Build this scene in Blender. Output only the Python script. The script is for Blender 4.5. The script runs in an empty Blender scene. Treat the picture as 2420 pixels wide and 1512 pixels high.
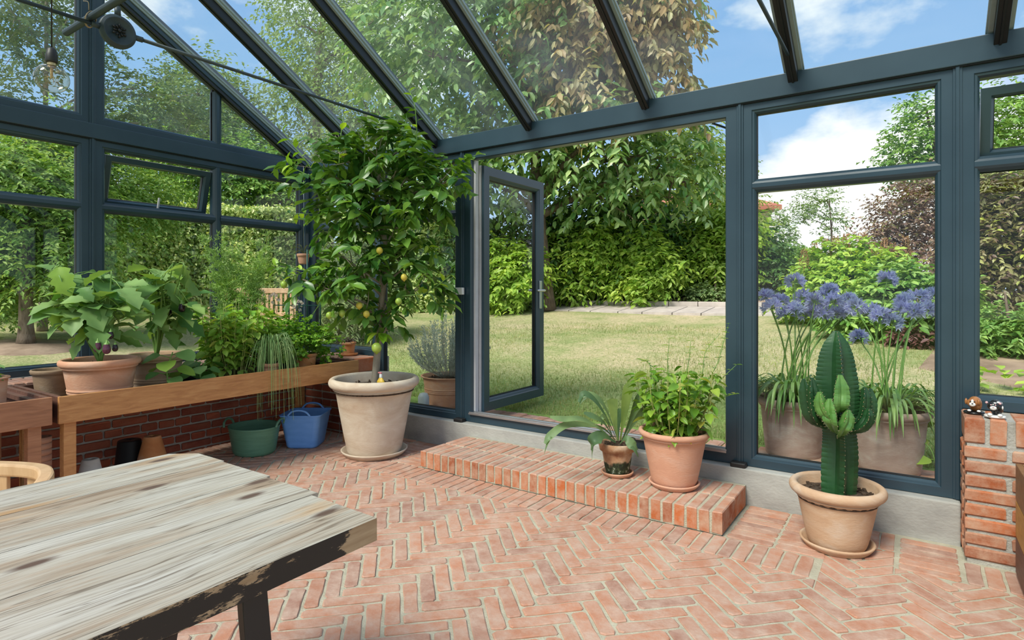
import bpy, math, random
import numpy as np
from mathutils import Vector, Matrix
rng = np.random.default_rng(7)
random.seed(7)
C = bpy.context.scene.collection
SC = bpy.context.scene
PI = math.pi

# ------------------------------------------------------------------ camera
EYE = 1.26; YAW = 0.5988; FOC = 1386.0
cy_, sy_ = math.cos(YAW), math.sin(YAW)
cam = bpy.data.cameras.new('camera'); camo = bpy.data.objects.new('camera', cam); C.objects.link(camo)
camo.location = (0, 0, EYE); camo.rotation_euler = (PI/2, 0, YAW)
cam.sensor_width = 36; cam.lens = FOC/2420*36; cam.shift_y = -(756-688.7)/2420
cam.clip_start = 0.05; cam.clip_end = 500
SC.camera = camo
SC.view_settings.view_transform = 'Standard'; SC.view_settings.look = 'None'
SC.view_settings.exposure = 0.30; SC.view_settings.gamma = 1.0
SC.view_settings.use_curve_mapping = False

# ------------------------------------------------------------------ sky and sun
w = bpy.data.worlds.new('sky'); SC.world = w; w.use_nodes = True
nt = w.node_tree; nt.nodes.clear()
def N(nt, typ, **kw):
    n = nt.nodes.new(typ)
    for k, v in kw.items():
        if k.startswith('i_'): n.inputs[k[2:].replace('_', ' ')].default_value = v
        else: setattr(n, k, v)
    return n
tc = N(nt, 'ShaderNodeTexCoord')
sep = N(nt, 'ShaderNodeSeparateXYZ'); nt.links.new(tc.outputs['Generated'], sep.inputs[0])
grad = N(nt, 'ShaderNodeValToRGB')
e = grad.color_ramp.elements
e[0].position = 0.0; e[0].color = (0.50, 0.64, 0.80, 1)
e[1].position = 0.75; e[1].color = (0.13, 0.29, 0.66, 1)
m_ = grad.color_ramp.elements.new(0.32); m_.color = (0.26, 0.46, 0.76, 1)
nt.links.new(sep.outputs['Z'], grad.inputs[0])
mp = N(nt, 'ShaderNodeMapping'); mp.inputs['Scale'].default_value = (1, 1, 1.9); mp.inputs['Location'].default_value = (5.3, -1.7, 2.2)
nt.links.new(tc.outputs['Generated'], mp.inputs[0])
no = N(nt, 'ShaderNodeTexNoise', i_Scale=2.1, i_Detail=9.0, i_Roughness=0.55); nt.links.new(mp.outputs[0], no.inputs['Vector'])
cr = N(nt, 'ShaderNodeValToRGB'); cr.color_ramp.elements[0].position = 0.49; cr.color_ramp.elements[1].position = 0.58
nt.links.new(no.outputs['Fac'], cr.inputs[0])
mx = N(nt, 'ShaderNodeMix', data_type='RGBA'); nt.links.new(cr.outputs[0], mx.inputs[0])
nt.links.new(grad.outputs[0], mx.inputs[6]); mx.inputs[7].default_value = (1.0, 0.99, 0.97, 1)
bg = N(nt, 'ShaderNodeBackground'); bg.inputs['Strength'].default_value = 1.0
nt.links.new(mx.outputs[2], bg.inputs['Color'])
wo = N(nt, 'ShaderNodeOutputWorld'); nt.links.new(bg.outputs[0], wo.inputs[0])
sl = bpy.data.lights.new('sun', 'SUN'); sl.energy = 5.0; sl.angle = math.radians(22); sl.color = (1.0, 0.92, 0.82)
so = bpy.data.objects.new('sun', sl); C.objects.link(so)
so.rotation_euler = Vector((0.12, 0.72, -0.85)).to_track_quat('-Z', 'Y').to_euler()

def at(px, py, D):
    """point seen in the direction of a survey sighting, D metres deep"""
    a = (px-1210)/FOC; b = (py-688.7)/FOC
    return np.array([(-sy_+cy_*a)*D, (cy_+sy_*a)*D, EYE-b*D])

# ------------------------------------------------------------------ materials
def M(name):
    m = bpy.data.materials.new(name); m.use_nodes = True; m.node_tree.nodes.clear(); return m, m.node_tree
def out(nt, sh):
    o = N(nt, 'ShaderNodeOutputMaterial'); nt.links.new(sh, o.inputs[0])
def rgba(c): return (c[0], c[1], c[2], 1)
def noisecol(nt, stops, scale, stretch=(1,1,1), detail=6, rough=.6, coord='pos', distort=0):
    if coord == 'pos': src = N(nt, 'ShaderNodeNewGeometry').outputs['Position']
    else: src = N(nt, 'ShaderNodeTexCoord').outputs['Object']
    mp = N(nt, 'ShaderNodeMapping'); mp.inputs['Scale'].default_value = stretch
    nt.links.new(src, mp.inputs[0])
    n = N(nt, 'ShaderNodeTexNoise', i_Scale=scale, i_Detail=detail, i_Roughness=rough, i_Distortion=distort)
    nt.links.new(mp.outputs[0], n.inputs['Vector'])
    r = N(nt, 'ShaderNodeValToRGB')
    el = r.color_ramp.elements
    while len(el) < len(stops): el.new(0.5)
    for x, (p, c) in zip(el, stops): x.position = p; x.color = rgba(c)
    nt.links.new(n.outputs['Fac'], r.inputs[0])
    return r.outputs[0], n.outputs['Fac'], mp
def mixc(nt, f, a, b, mode='MIX'):
    m = N(nt, 'ShaderNodeMix', data_type='RGBA', blend_type=mode)
    if isinstance(f, (int, float)): m.inputs[0].default_value = f
    else: nt.links.new(f, m.inputs[0])
    for i, s in ((6, a), (7, b)):
        if isinstance(s, tuple): m.inputs[i].default_value = rgba(s)
        else: nt.links.new(s, m.inputs[i])
    return m.outputs[2]
def bumpn(nt, h, strength, dist=0.01):
    b = N(nt, 'ShaderNodeBump', i_Strength=strength, i_Distance=dist); nt.links.new(h, b.inputs['Height']); return b.outputs[0]
def noisy(name, stops, scale=8, stretch=(1,1,1), rough=.7, bump=0, metal=0, spec=.5, detail=6, coord='pos', bscale=None, distort=0):
    m, nt = M(name)
    col, h, mp = noisecol(nt, stops, scale, stretch, detail, .6, coord, distort)
    p = N(nt, 'ShaderNodeBsdfPrincipled'); p.inputs['Roughness'].default_value = rough; p.inputs['Metallic'].default_value = metal
    p.inputs['Specular IOR Level'].default_value = spec
    nt.links.new(col, p.inputs['Base Color'])
    if bump:
        if bscale:
            n2 = N(nt, 'ShaderNodeTexNoise', i_Scale=bscale, i_Detail=5.0); nt.links.new(mp.outputs[0], n2.inputs['Vector']); h = n2.outputs['Fac']
        nt.links.new(bumpn(nt, h, bump), p.inputs['Normal'])
    out(nt, p.outputs[0]); return m
def plain(name, c, rough=.5, metal=0, spec=.5):
    return noisy(name, [(0.3, tuple(x*.92 for x in c)), (0.7, tuple(min(1, x*1.06) for x in c))], 9, rough=rough, metal=metal, spec=spec)
def leafm(name, c1, c2, trans=.35, rough=.45, spec=.4, scale=2.0, hue=None, tt=(1.25, 1.15, .45)):
    m, nt = M(name)
    g = N(nt, 'ShaderNodeNewGeometry'); oi = N(nt, 'ShaderNodeObjectInfo')
    ad = N(nt, 'ShaderNodeMath', operation='ADD'); nt.links.new(g.outputs['Random Per Island'], ad.inputs[0]); nt.links.new(oi.outputs['Random'], ad.inputs[1])
    fr = N(nt, 'ShaderNodeMath', operation='FRACT'); nt.links.new(ad.outputs[0], fr.inputs[0])
    r = N(nt, 'ShaderNodeValToRGB'); el = r.color_ramp.elements
    el[0].color = rgba(c1); el[1].color = rgba(c2); el[0].position = .1; el[1].position = .95
    if hue: x = el.new(.97); x.color = rgba(hue); el[1].position = .9
    nt.links.new(fr.outputs[0], r.inputs[0])
    n = N(nt, 'ShaderNodeTexNoise', i_Scale=scale, i_Detail=3.0); nt.links.new(g.outputs['Position'], n.inputs['Vector'])
    r2 = N(nt, 'ShaderNodeValToRGB'); r2.color_ramp.elements[0].position = .35; r2.color_ramp.elements[1].position = .65
    r2.color_ramp.elements[0].color = (.72, .78, .72, 1); r2.color_ramp.elements[1].color = (1.15, 1.12, 1.0, 1)
    nt.links.new(n.outputs['Fac'], r2.inputs[0])
    col = mixc(nt, 1.0, r.outputs[0], r2.outputs[0], 'MULTIPLY')
    p = N(nt, 'ShaderNodeBsdfPrincipled'); p.inputs['Roughness'].default_value = rough; p.inputs['Specular IOR Level'].default_value = spec
    nt.links.new(col, p.inputs['Base Color'])
    t = N(nt, 'ShaderNodeBsdfTranslucent')
    tcx = mixc(nt, 1.0, col, tt, 'MULTIPLY'); nt.links.new(tcx, t.inputs['Color'])
    ms = N(nt, 'ShaderNodeMixShader'); ms.inputs[0].default_value = trans
    nt.links.new(p.outputs[0], ms.inputs[1]); nt.links.new(t.outputs[0], ms.inputs[2])
    out(nt, ms.outputs[0]); return m
def brickm(name, base, dark, pale, amt=.5):
    m, nt = M(name)
    g = N(nt, 'ShaderNodeNewGeometry'); oi = N(nt, 'ShaderNodeObjectInfo')
    ad = N(nt, 'ShaderNodeMath', operation='ADD'); nt.links.new(g.outputs['Random Per Island'], ad.inputs[0]); nt.links.new(oi.outputs['Random'], ad.inputs[1])
    fr = N(nt, 'ShaderNodeMath', operation='FRACT'); nt.links.new(ad.outputs[0], fr.inputs[0])
    r = N(nt, 'ShaderNodeValToRGB'); el = r.color_ramp.elements; x = el.new(.5)
    el[0].color = rgba(dark); el[1].color = rgba(base); el[2].color = rgba(tuple(min(1, b*1.12) for b in base))
    nt.links.new(fr.outputs[0], r.inputs[0])
    n = N(nt, 'ShaderNodeTexNoise', i_Scale=9.0, i_Detail=8.0, i_Roughness=.7); nt.links.new(g.outputs['Position'], n.inputs['Vector'])
    r2 = N(nt, 'ShaderNodeValToRGB'); r2.color_ramp.elements[0].position = .38; r2.color_ramp.elements[1].position = .66
    r2.color_ramp.elements[1].color = (amt, amt, amt, 1)
    nt.links.new(n.outputs['Fac'], r2.inputs[0])
    col = mixc(nt, r2.outputs[0], r.outputs[0], pale)
    p = N(nt, 'ShaderNodeBsdfPrincipled'); p.inputs['Roughness'].default_value = .85; p.inputs['Specular IOR Level'].default_value = .25
    nt.links.new(col, p.inputs['Base Color'])
    n2 = N(nt, 'ShaderNodeTexNoise', i_Scale=70.0, i_Detail=5.0); nt.links.new(g.outputs['Position'], n2.inputs['Vector'])
    nt.links.new(bumpn(nt, n2.outputs['Fac'], .5, .004), p.inputs['Normal'])
    out(nt, p.outputs[0]); return m
def terracotta(name, a, b, pale, amt=.6, sc=5, rough=.8):
    return noisy(name, [(.25, a), (.5, b), (.5+.28/amt*.6, pale)], sc, (1, 1, 2.2), rough, .15, bscale=60, distort=.6)
def glassm(name, tint=(1,1,1), refl=1.0, haze=.0):
    m, nt = M(name)
    t = N(nt, 'ShaderNodeBsdfTransparent'); t.inputs[0].default_value = rgba(tint)
    gl = N(nt, 'ShaderNodeBsdfGlossy'); gl.inputs['Roughness'].default_value = .01
    f = N(nt, 'ShaderNodeLayerWeight'); f.inputs[0].default_value = .5
    pw = N(nt, 'ShaderNodeMath', operation='POWER'); nt.links.new(f.outputs['Facing'], pw.inputs[0]); pw.inputs[1].default_value = 4.0
    mu = N(nt, 'ShaderNodeMath', operation='MULTIPLY_ADD'); nt.links.new(pw.outputs[0], mu.inputs[0]); mu.inputs[1].default_value = .6*refl; mu.inputs[2].default_value = .025*refl
    s = N(nt, 'ShaderNodeMixShader'); nt.links.new(mu.outputs[0], s.inputs[0]); nt.links.new(t.outputs[0], s.inputs[1]); nt.links.new(gl.outputs[0], s.inputs[2])
    sh = s.outputs[0]
    if haze:
        d = N(nt, 'ShaderNodeBsdfTranslucent'); d.inputs[0].default_value = (1, 1, 1, 1)
        g = N(nt, 'ShaderNodeNewGeometry'); n = N(nt, 'ShaderNodeTexNoise', i_Scale=1.6, i_Detail=6.0, i_Distortion=1.5); nt.links.new(g.outputs['Position'], n.inputs['Vector'])
        r = N(nt, 'ShaderNodeValToRGB'); r.color_ramp.elements[0].position = .42; r.color_ramp.elements[1].position = .75
        r.color_ramp.elements[0].color = (haze*.35,)*3+(1,); r.color_ramp.elements[1].color = (haze,)*3+(1,)
        nt.links.new(n.outputs['Fac'], r.inputs[0])
        s2 = N(nt, 'ShaderNodeMixShader'); nt.links.new(r.outputs[0], s2.inputs[0]); nt.links.new(sh, s2.inputs[1]); nt.links.new(d.outputs[0], s2.inputs[2]); sh = s2.outputs[0]
    out(nt, sh); return m

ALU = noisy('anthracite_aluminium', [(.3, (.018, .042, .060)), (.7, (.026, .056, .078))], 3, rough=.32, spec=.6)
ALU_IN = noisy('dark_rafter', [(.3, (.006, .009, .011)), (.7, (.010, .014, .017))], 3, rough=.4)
BEAD = plain('light_grey_bead', (.30, .37, .39), .35)
GASKET = plain('black_rubber', (.008, .009, .010), .6)
GREY_PVC = plain('pale_grey_core', (.52, .52, .54), .45)
CHROME = plain('brushed_steel', (.55, .56, .58), .3, .9)
IRON = noisy('painted_iron', [(.3, (.022, .038, .046)), (.7, (.035, .055, .065))], 12, rough=.5)
GLASS = glassm('window_glass', (.97, .99, .98), .7)
ROOFGLASS = glassm('roof_glass', (.93, .97, .96), .7, .05)
CONC = noisy('concrete', [(.3, (.30, .29, .27)), (.55, (.40, .39, .36)), (.8, (.50, .49, .45))], 4, (1, 1, 1.6), .85, .3, detail=9, bscale=50)
MORTAR = noisy('mortar_floor', [(.3, (.36, .33, .245)), (.7, (.50, .46, .35))], 14, rough=.95, bump=.5, bscale=120)
MORTAR_W = noisy('mortar_wall', [(.3, (.32, .30, .26)), (.7, (.47, .45, .40))], 12, rough=.95, bump=.6, bscale=90)
BR_FLOOR = brickm('worn_floor_brick', (.43, .200, .125), (.33, .175, .130), (.50, .355, .280), .95)
BR_SIDE = brickm('fresh_brick_side', (.42, .115, .038), (.29, .085, .04), (.50, .33, .23), .9)
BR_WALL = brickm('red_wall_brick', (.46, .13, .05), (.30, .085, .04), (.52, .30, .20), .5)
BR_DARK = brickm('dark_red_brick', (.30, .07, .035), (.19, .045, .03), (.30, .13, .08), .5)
TERRA = terracotta('terracotta', (.52, .25, .15), (.60, .31, .19), (.66, .45, .33))
TERRA_PINK = terracotta('rosy_terracotta', (.55, .27, .175), (.60, .31, .20), (.62, .38, .28))
TERRA_PALE = terracotta('whitened_terracotta', (.46, .33, .23), (.58, .47, .36), (.70, .62, .51), sc=4)
TERRA_TAN = terracotta('tan_terracotta', (.44, .25, .14), (.54, .35, .22), (.62, .49, .38))
TERRA_ORANGE = terracotta('orange_terracotta', (.50, .17, .05), (.60, .25, .09), (.66, .42, .28))
TERRA_BROWN = terracotta('olive_brown_terracotta', (.22, .14, .08), (.30, .20, .12), (.36, .28, .20))
TERRA_GREYRED = terracotta('greyed_terracotta', (.36, .22, .18), (.47, .33, .28), (.60, .52, .47), sc=5)
PALEPOT = terracotta('bleached_clay', (.50, .45, .38), (.60, .55, .48), (.68, .64, .58))
SOIL = noisy('soil', [(.3, (.03, .018, .010)), (.7, (.11, .07, .045))], 60, rough=1, bump=1, bscale=80)
TEAK = noisy('teak', [(.25, (.36, .15, .05)), (.55, (.52, .25, .09)), (.8, (.62, .34, .14))], 7, (6, .8, 6), .45, .1, detail=8, distort=1)
TEAK_RED = noisy('reddish_teak', [(.25, (.24, .10, .05)), (.55, (.38, .17, .085)), (.8, (.46, .24, .13))], 7, (6, .8, 6), .5, .1, detail=8, distort=1)
TEAK_DK = noisy('reddish_dark_wood', [(.25, (.08, .035, .022)), (.7, (.17, .075, .05))], 7, (6, .8, 6), .55, .1, detail=8)
PALEWOOD = noisy('pale_oiled_wood', [(.25, (.50, .30, .15)), (.7, (.66, .44, .25))], 6, (4, 4, 1), .5, .05)
BENCHWOOD = noisy('bench_wood', [(.25, (.42, .25, .13)), (.7, (.58, .40, .25))], 6, (4, 1, 4), .6)
BLACKST = plain('black_steel', (.012, .012, .013), .45)
BLACKPL = plain('black_plastic', (.012, .012, .012), .5)
LINER = noisy('pond_liner', [(.3, (.02, .026, .03)), (.7, (.06, .07, .08))], 6, rough=.4)
GREENPL = noisy('green_plastic', [(.3, (.09, .22, .14)), (.7, (.13, .29, .19))], 6, (1, 1, 12), .5, .1)
BLUEPL = noisy('blue_plastic', [(.3, (.13, .32, .74)), (.7, (.18, .40, .84))], 6, (1, 1, 3), .4)
BARK = noisy('bark', [(.3, (.085, .060, .042)), (.6, (.19, .145, .105)), (.85, (.27, .22, .17))], 9, (3, 3, .7), .95, .8, bscale=30)
BARK_PALE = noisy('pale_bark', [(.3, (.20, .17, .13)), (.8, (.38, .33, .26))], 9, (3, 3, 1), .9, .4)
STEMG = plain('green_stem', (.16, .30, .06), .5)
STEMY = plain('yellowish_stem', (.40, .42, .14), .5)
WOODSTEM = plain('woody_stem', (.36, .27, .17), .8)
WHITEPL = plain('white_plastic', (.78, .78, .76), .4)

# ------------------------------------------------------------------ mesh helpers
class MB:
    def __init__(s): s.v = []; s.f = []; s.n = 0
    def add(s, v, faces, m=0, smooth=False):
        v = np.asarray(v, float)
        for f in (faces if isinstance(faces, list) else [faces]):
            f = np.asarray(f, int)
            if f.ndim == 1: f = f[None, :]
            s.f.append((f+s.n, m, smooth))
        s.v.append(v); s.n += len(v); return s
    def mesh(s, name, mats):
        me = bpy.data.meshes.new(name)
        V = np.concatenate(s.v); me.vertices.add(len(V)); me.vertices.foreach_set('co', V.astype(np.float32).ravel())
        idx = np.concatenate([f.ravel() for f, _, _ in s.f]); sizes = np.concatenate([np.full(len(f), f.shape[1]) for f, _, _ in s.f])
        mi = np.concatenate([np.full(len(f), m) for f, m, _ in s.f]); sm = np.concatenate([np.full(len(f), q) for f, _, q in s.f])
        me.loops.add(len(idx)); me.loops.foreach_set('vertex_index', idx.astype(np.int32))
        me.polygons.add(len(sizes)); me.polygons.foreach_set('loop_start', np.concatenate([[0], np.cumsum(sizes)[:-1]]).astype(np.int32))
        me.polygons.foreach_set('loop_total', sizes.astype(np.int32))
        me.polygons.foreach_set('material_index', mi.astype(np.int32)); me.polygons.foreach_set('use_smooth', sm.astype(bool))
        for m in (mats if isinstance(mats, (list, tuple)) else [mats]): me.materials.append(m)
        me.update(calc_edges=True); return me
    def build(s, name, mats, parent=None, bevel=0, kind=None):
        return link(name, s.mesh(name, mats), parent, bevel, kind)
def link(name, me, parent=None, bevel=0, kind=None, matrix=None):
    o = bpy.data.objects.new(name, me); C.objects.link(o)
    if parent: o.parent = parent; 
    if matrix is not None: o.matrix_local = matrix
    elif parent is not None: o.location = -Vector(parent.get('org', (0, 0, 0)))
    if bevel:
        b = o.modifiers.new('bevel', 'BEVEL'); b.width = bevel; b.segments = 2; b.limit_method = 'ANGLE'; b.angle_limit = 0.7
    if kind: o['kind'] = kind
    return o
# things are modelled in world coordinates; the Empty sits at the thing's base and its parts are offset back
def thing(name, label, cat, loc=(0, 0, 0), group=None):
    o = bpy.data.objects.new(name, None); C.objects.link(o); o.location = loc
    o.empty_display_size = .05
    o['org'] = [float(x) for x in loc]; o['label'] = label; o['category'] = cat
    if group: o['group'] = group
    return o
def tag(o, label, cat, group=None):
    o['label'] = label; o['category'] = cat
    if group: o['group'] = group
    return o
def struct(name):
    o = bpy.data.objects.new(name, None); C.objects.link(o); o['kind'] = 'structure'; o['org'] = [0., 0., 0.]; return o

def box(mb, x0, x1, y0, y1, z0, z1, m=0):
    v = [(x, y, z) for z in (z0, z1) for y in (y0, y1) for x in (x0, x1)]
    mb.add(v, [[0, 2, 3, 1], [4, 5, 7, 6], [0, 1, 5, 4], [2, 6, 7, 3], [0, 4, 6, 2], [1, 3, 7, 5]], m); return mb
def obox(mb, c, ax, ay, az, hx, hy, hz, m=0):
    c = np.array(c, float); ax, ay, az = [np.array(a, float)/np.linalg.norm(a) for a in (ax, ay, az)]
    v = [c+i*hx*ax+j*hy*ay+k*hz*az for k in (-1, 1) for j in (-1, 1) for i in (-1, 1)]
    mb.add(v, [[0, 2, 3, 1], [4, 5, 7, 6], [0, 1, 5, 4], [2, 6, 7, 3], [0, 4, 6, 2], [1, 3, 7, 5]], m); return mb
def tube(mb, pts, r, n=8, m=0, cap=True, smooth=True):
    P = np.asarray(pts, float); k = len(P); r = np.full(k, r) if np.isscalar(r) else np.asarray(r, float)
    T = np.gradient(P, axis=0); T /= np.linalg.norm(T, axis=1)[:, None]+1e-9
    u = np.cross(T[0], (0, 0, 1.)); 
    if np.linalg.norm(u) < .1: u = np.cross(T[0], (1., 0, 0))
    rings = []
    for i in range(k):
        u = u-T[i]*np.dot(u, T[i]); u /= np.linalg.norm(u)+1e-9; w_ = np.cross(T[i], u)
        a = np.linspace(0, 2*PI, n, endpoint=False)
        rings.append(P[i]+r[i]*(np.cos(a)[:, None]*u+np.sin(a)[:, None]*w_))
    V = np.concatenate(rings); i = np.arange(k-1)[:, None]*n; j = np.arange(n)[None, :]; j2 = (j+1) % n
    F = np.stack([i+j, i+j2, i+n+j2, i+n+j], -1).reshape(-1, 4)
    fs = [F]
    if cap: fs += [np.arange(n)[::-1], np.arange(n)+(k-1)*n]
    mb.add(V, fs, m, smooth); return mb
def curve(pts, n=12):
    """smooth Catmull-Rom through points"""
    P = np.asarray(pts, float); P = np.concatenate([[2*P[0]-P[1]], P, [2*P[-1]-P[-2]]]); o = []
    for i in range(1, len(P)-2):
        for t in np.linspace(0, 1, n, endpoint=False):
            o.append(.5*((2*P[i])+(-P[i-1]+P[i+1])*t+(2*P[i-1]-5*P[i]+4*P[i+1]-P[i+2])*t*t+(-P[i-1]+3*P[i]-3*P[i+1]+P[i+2])*t**3))
    o.append(P[-2]); return np.array(o)
def lathe(mb, prof, c=(0, 0, 0), n=36, m=0, sx=1, sy=1, rot=0, wob=0):
    prof = np.asarray(prof, float); a = np.linspace(0, 2*PI, n, endpoint=False)+rot; k = len(prof)
    V = np.stack([c[0]+prof[:, 0][:, None]*np.cos(a)*sx, c[1]+prof[:, 0][:, None]*np.sin(a)*sy, c[2]+prof[:, 1][:, None]+0*a], -1).reshape(-1, 3)
    i = np.arange(k-1)[:, None]*n; j = np.arange(n)[None, :]; j2 = (j+1) % n
    mb.add(V, np.stack([i+j, i+j2, i+n+j2, i+n+j], -1).reshape(-1, 4), m, True); return mb
def polyclip(P, ymax):
    o = []
    for i in range(len(P)):
        a, b = P[i], P[(i+1) % len(P)]
        if a[1] <= ymax: o.append(a)
        if (a[1] <= ymax) != (b[1] <= ymax):
            t = (ymax-a[1])/(b[1]-a[1]); o.append((a[0]+t*(b[0]-a[0]), ymax))
    return o
def inset(poly, d):
    P = [np.array(p, float) for p in poly]; n = len(P); o = []
    area = sum(P[i][0]*P[(i+1) % n][1]-P[(i+1) % n][0]*P[i][1] for i in range(n))
    sg = 1 if area > 0 else -1
    for i in range(n):
        a, b, c = P[i-1], P[i], P[(i+1) % n]
        e1 = (b-a)/np.linalg.norm(b-a); e2 = (c-b)/np.linalg.norm(c-b)
        n1 = sg*np.array([-e1[1], e1[0]]); n2 = sg*np.array([-e2[1], e2[0]])
        k = (n1+n2); k /= (1+np.dot(n1, n2)+1e-9); o.append(b+k*d)
    return o
def pframe(mb, poly, prof, f3, m=0):
    """sweep a closed profile [(inset, height)] round a convex polygon; f3 maps (u, v, height) to 3D"""
    n = len(poly); V = []
    for d, h in prof:
        for p in inset(poly, d): V.append(f3(p[0], p[1], h))
    k = len(prof); F = []
    for i in range(k):
        i2 = (i+1) % k
        for j in range(n):
            j2 = (j+1) % n; F.append([i*n+j, i*n+j2, i2*n+j2, i2*n+j])
    mb.add(V, np.array(F), m); return mb

# ------------------------------------------------------------------ leaves
def T_rhomb(fold=.12, bend=-.1):
    return np.array([(0, 0, 0), (.42, .5, fold), (1, 0, bend), (.42, -.5, fold)]), [np.array([[0, 2, 1], [0, 3, 2]])]
def T_leaf(fold=.1, bend=-.15, widest=.4):
    V = np.array([(0, 0, 0), (.35, 0, -.0+bend*.1), (.7, 0, bend*.5), (1, 0, bend), (widest-.2, .34, fold), (widest+.2, .44, fold+bend*.4), (widest-.2, -.34, fold), (widest+.2, -.44, fold+bend*.4)])
    F = [np.array([[0, 1, 4], [2, 3, 5], [0, 6, 1], [2, 7, 3]]), np.array([[1, 2, 5, 4], [1, 6, 7, 2]])]
    return V, F
def T_fine(n=7, fold=.08, bend=-.3, prof=None, wave=0, wn=3):
    """finer leaf: n stations, five across"""
    us = np.linspace(0, 1, n); prof = prof or (lambda u: .5*math.sin(PI*u**.8)**.8 if 0 < u < 1 else 0)
    V = []
    for i, u in enumerate(us):
        wd = max(prof(u), .004)
        for t in (-1, -.5, 0, .5, 1):
            V.append((u, wd*t, fold*abs(t)*wd*2+bend*u*u+wave*math.sin(u*wn*2*PI+(0 if t > 0 else 1.3))*abs(t)))
    i = np.arange(n-1)[:, None]*5; j = np.arange(4)[None, :]
    return np.array(V), [np.stack([i+j, i+5+j, i+6+j, i+1+j], -1).reshape(-1, 4)]
RH = T_rhomb(); LF = T_leaf()
def norm(a): return a/(np.linalg.norm(a, axis=-1, keepdims=True)+1e-9)
def scatter(mb, P, D, Nn, L, W, T=RH, m=0, smooth=False):
    P = np.asarray(P, float); n = len(P)
    if n == 0: return mb
    D = norm(np.asarray(D, float)); Nn = np.asarray(Nn, float); Nn = norm(Nn-D*(Nn*D).sum(-1, keepdims=True)); S = np.cross(Nn, D)
    L = np.broadcast_to(L, n)[:, None, None]; W = np.broadcast_to(W, n)[:, None, None]
    v, fs = T; V = P[:, None, :]+D[:, None, :]*v[None, :, 0:1]*L+S[:, None, :]*v[None, :, 1:2]*W+Nn[:, None, :]*v[None, :, 2:3]*L
    off = (np.arange(n)*len(v))[:, None, None]
    mb.add(V.reshape(-1, 3), [(f[None]+off).reshape(-1, f.shape[1]) for f in fs], m, smooth); return mb
def leaf_parts(root, name, T, mat, P, D, Nn, L, W, nvar=1, label=None):
    """single leaves as parts that share one mesh"""
    mb = MB(); mb.add(T[0], T[1], 0, True); me = mb.mesh(name, mat)
    D = norm(np.asarray(D, float)); Nn = np.asarray(Nn, float); Nn = norm(Nn-D*(Nn*D).sum(-1, keepdims=True)); S = np.cross(Nn, D)
    L = np.broadcast_to(L, len(P)); W = np.broadcast_to(W, len(P)); og = np.array(root['org'])
    for i in range(len(P)):
        M4 = Matrix.Identity(4)
        for r in range(3):
            M4[r][0] = D[i][r]*L[i]; M4[r][1] = S[i][r]*W[i]; M4[r][2] = Nn[i][r]*L[i]; M4[r][3] = P[i][r]-og[r]
        link(name, me, root, matrix=M4)
def split_leaves(root, name, T, mat, P, D, Nn, L, W, cap=300, smooth=True, Tfar=None):
    """the leaves that show largest become parts, the rest one stuff part"""
    P = np.asarray(P); n = len(P); L = np.broadcast_to(L, n); W = np.broadcast_to(W, n)
    dep = -sy_*P[:, 0]+cy_*P[:, 1]; o = np.argsort(dep-0.5*L/np.median(L)*.3)
    a, b = o[:cap], o[cap:]
    leaf_parts(root, name, T, mat, P[a], np.asarray(D)[a], np.asarray(Nn)[a], L[a], W[a])
    if len(b):
        mb = MB(); scatter(mb, P[b], np.asarray(D)[b], np.asarray(Nn)[b], L[b], W[b], Tfar or T, 0, smooth); mb.build('foliage', mat, root, kind='stuff')
def rdir(n, zb=0):
    d = rng.normal(size=(n, 3)); d[:, 2] += zb; return norm(d)
def twigs(blobs, ntw, per, tl, droop=.3, inner=.45, ldroop=.3, spread=.8, up=1.0, zb=0.2):
    """sprays of leaves on the shells of ellipsoidal blobs: returns P, D, N of leaves and twig segments"""
    B = np.array([(*b[0], *(b[1] if hasattr(b[1], '__len__') else (b[1],)*3)) for b in blobs])
    wt = (B[:, 3]*B[:, 5]); wt /= wt.sum(); k = rng.choice(len(B), ntw, p=wt)
    u = rdir(ntw, zb); fr = rng.uniform(inner**2, 1, ntw)**.5
    S0 = B[k, :3]+u*B[k, 3:6]*fr[:, None]
    d = norm(u*np.array([1, 1, .6])+rng.normal(size=(ntw, 3))*.45+np.array([0, 0, -droop]))
    L = tl*rng.uniform(.6, 1.3, ntw)
    s = (np.arange(per)+.5)/per; s = np.broadcast_to(s, (ntw, per))+rng.normal(size=(ntw, per))*.03
    P = S0[:, None]+d[:, None]*(s*L[:, None])[..., None]+np.array([0, 0, -1])*(s*s*L[:, None]*droop*.6)[..., None]
    side = norm(np.cross(d, (0, 0, 1.)))
    sg = np.where(np.arange(per) % 2 == 0, 1, -1)[None, :, None]
    LD = d[:, None]*.6+side[:, None]*sg*spread+np.array([0, 0, -ldroop])+rng.normal(size=(ntw, per, 3))*.25
    NN = np.array([0, 0, up])+.35*u[:, None]+rng.normal(size=(ntw, per, 3))*.4
    return P.reshape(-1, 3), norm(LD.reshape(-1, 3)), NN.reshape(-1, 3), S0, S0+d*L[:, None]
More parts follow.
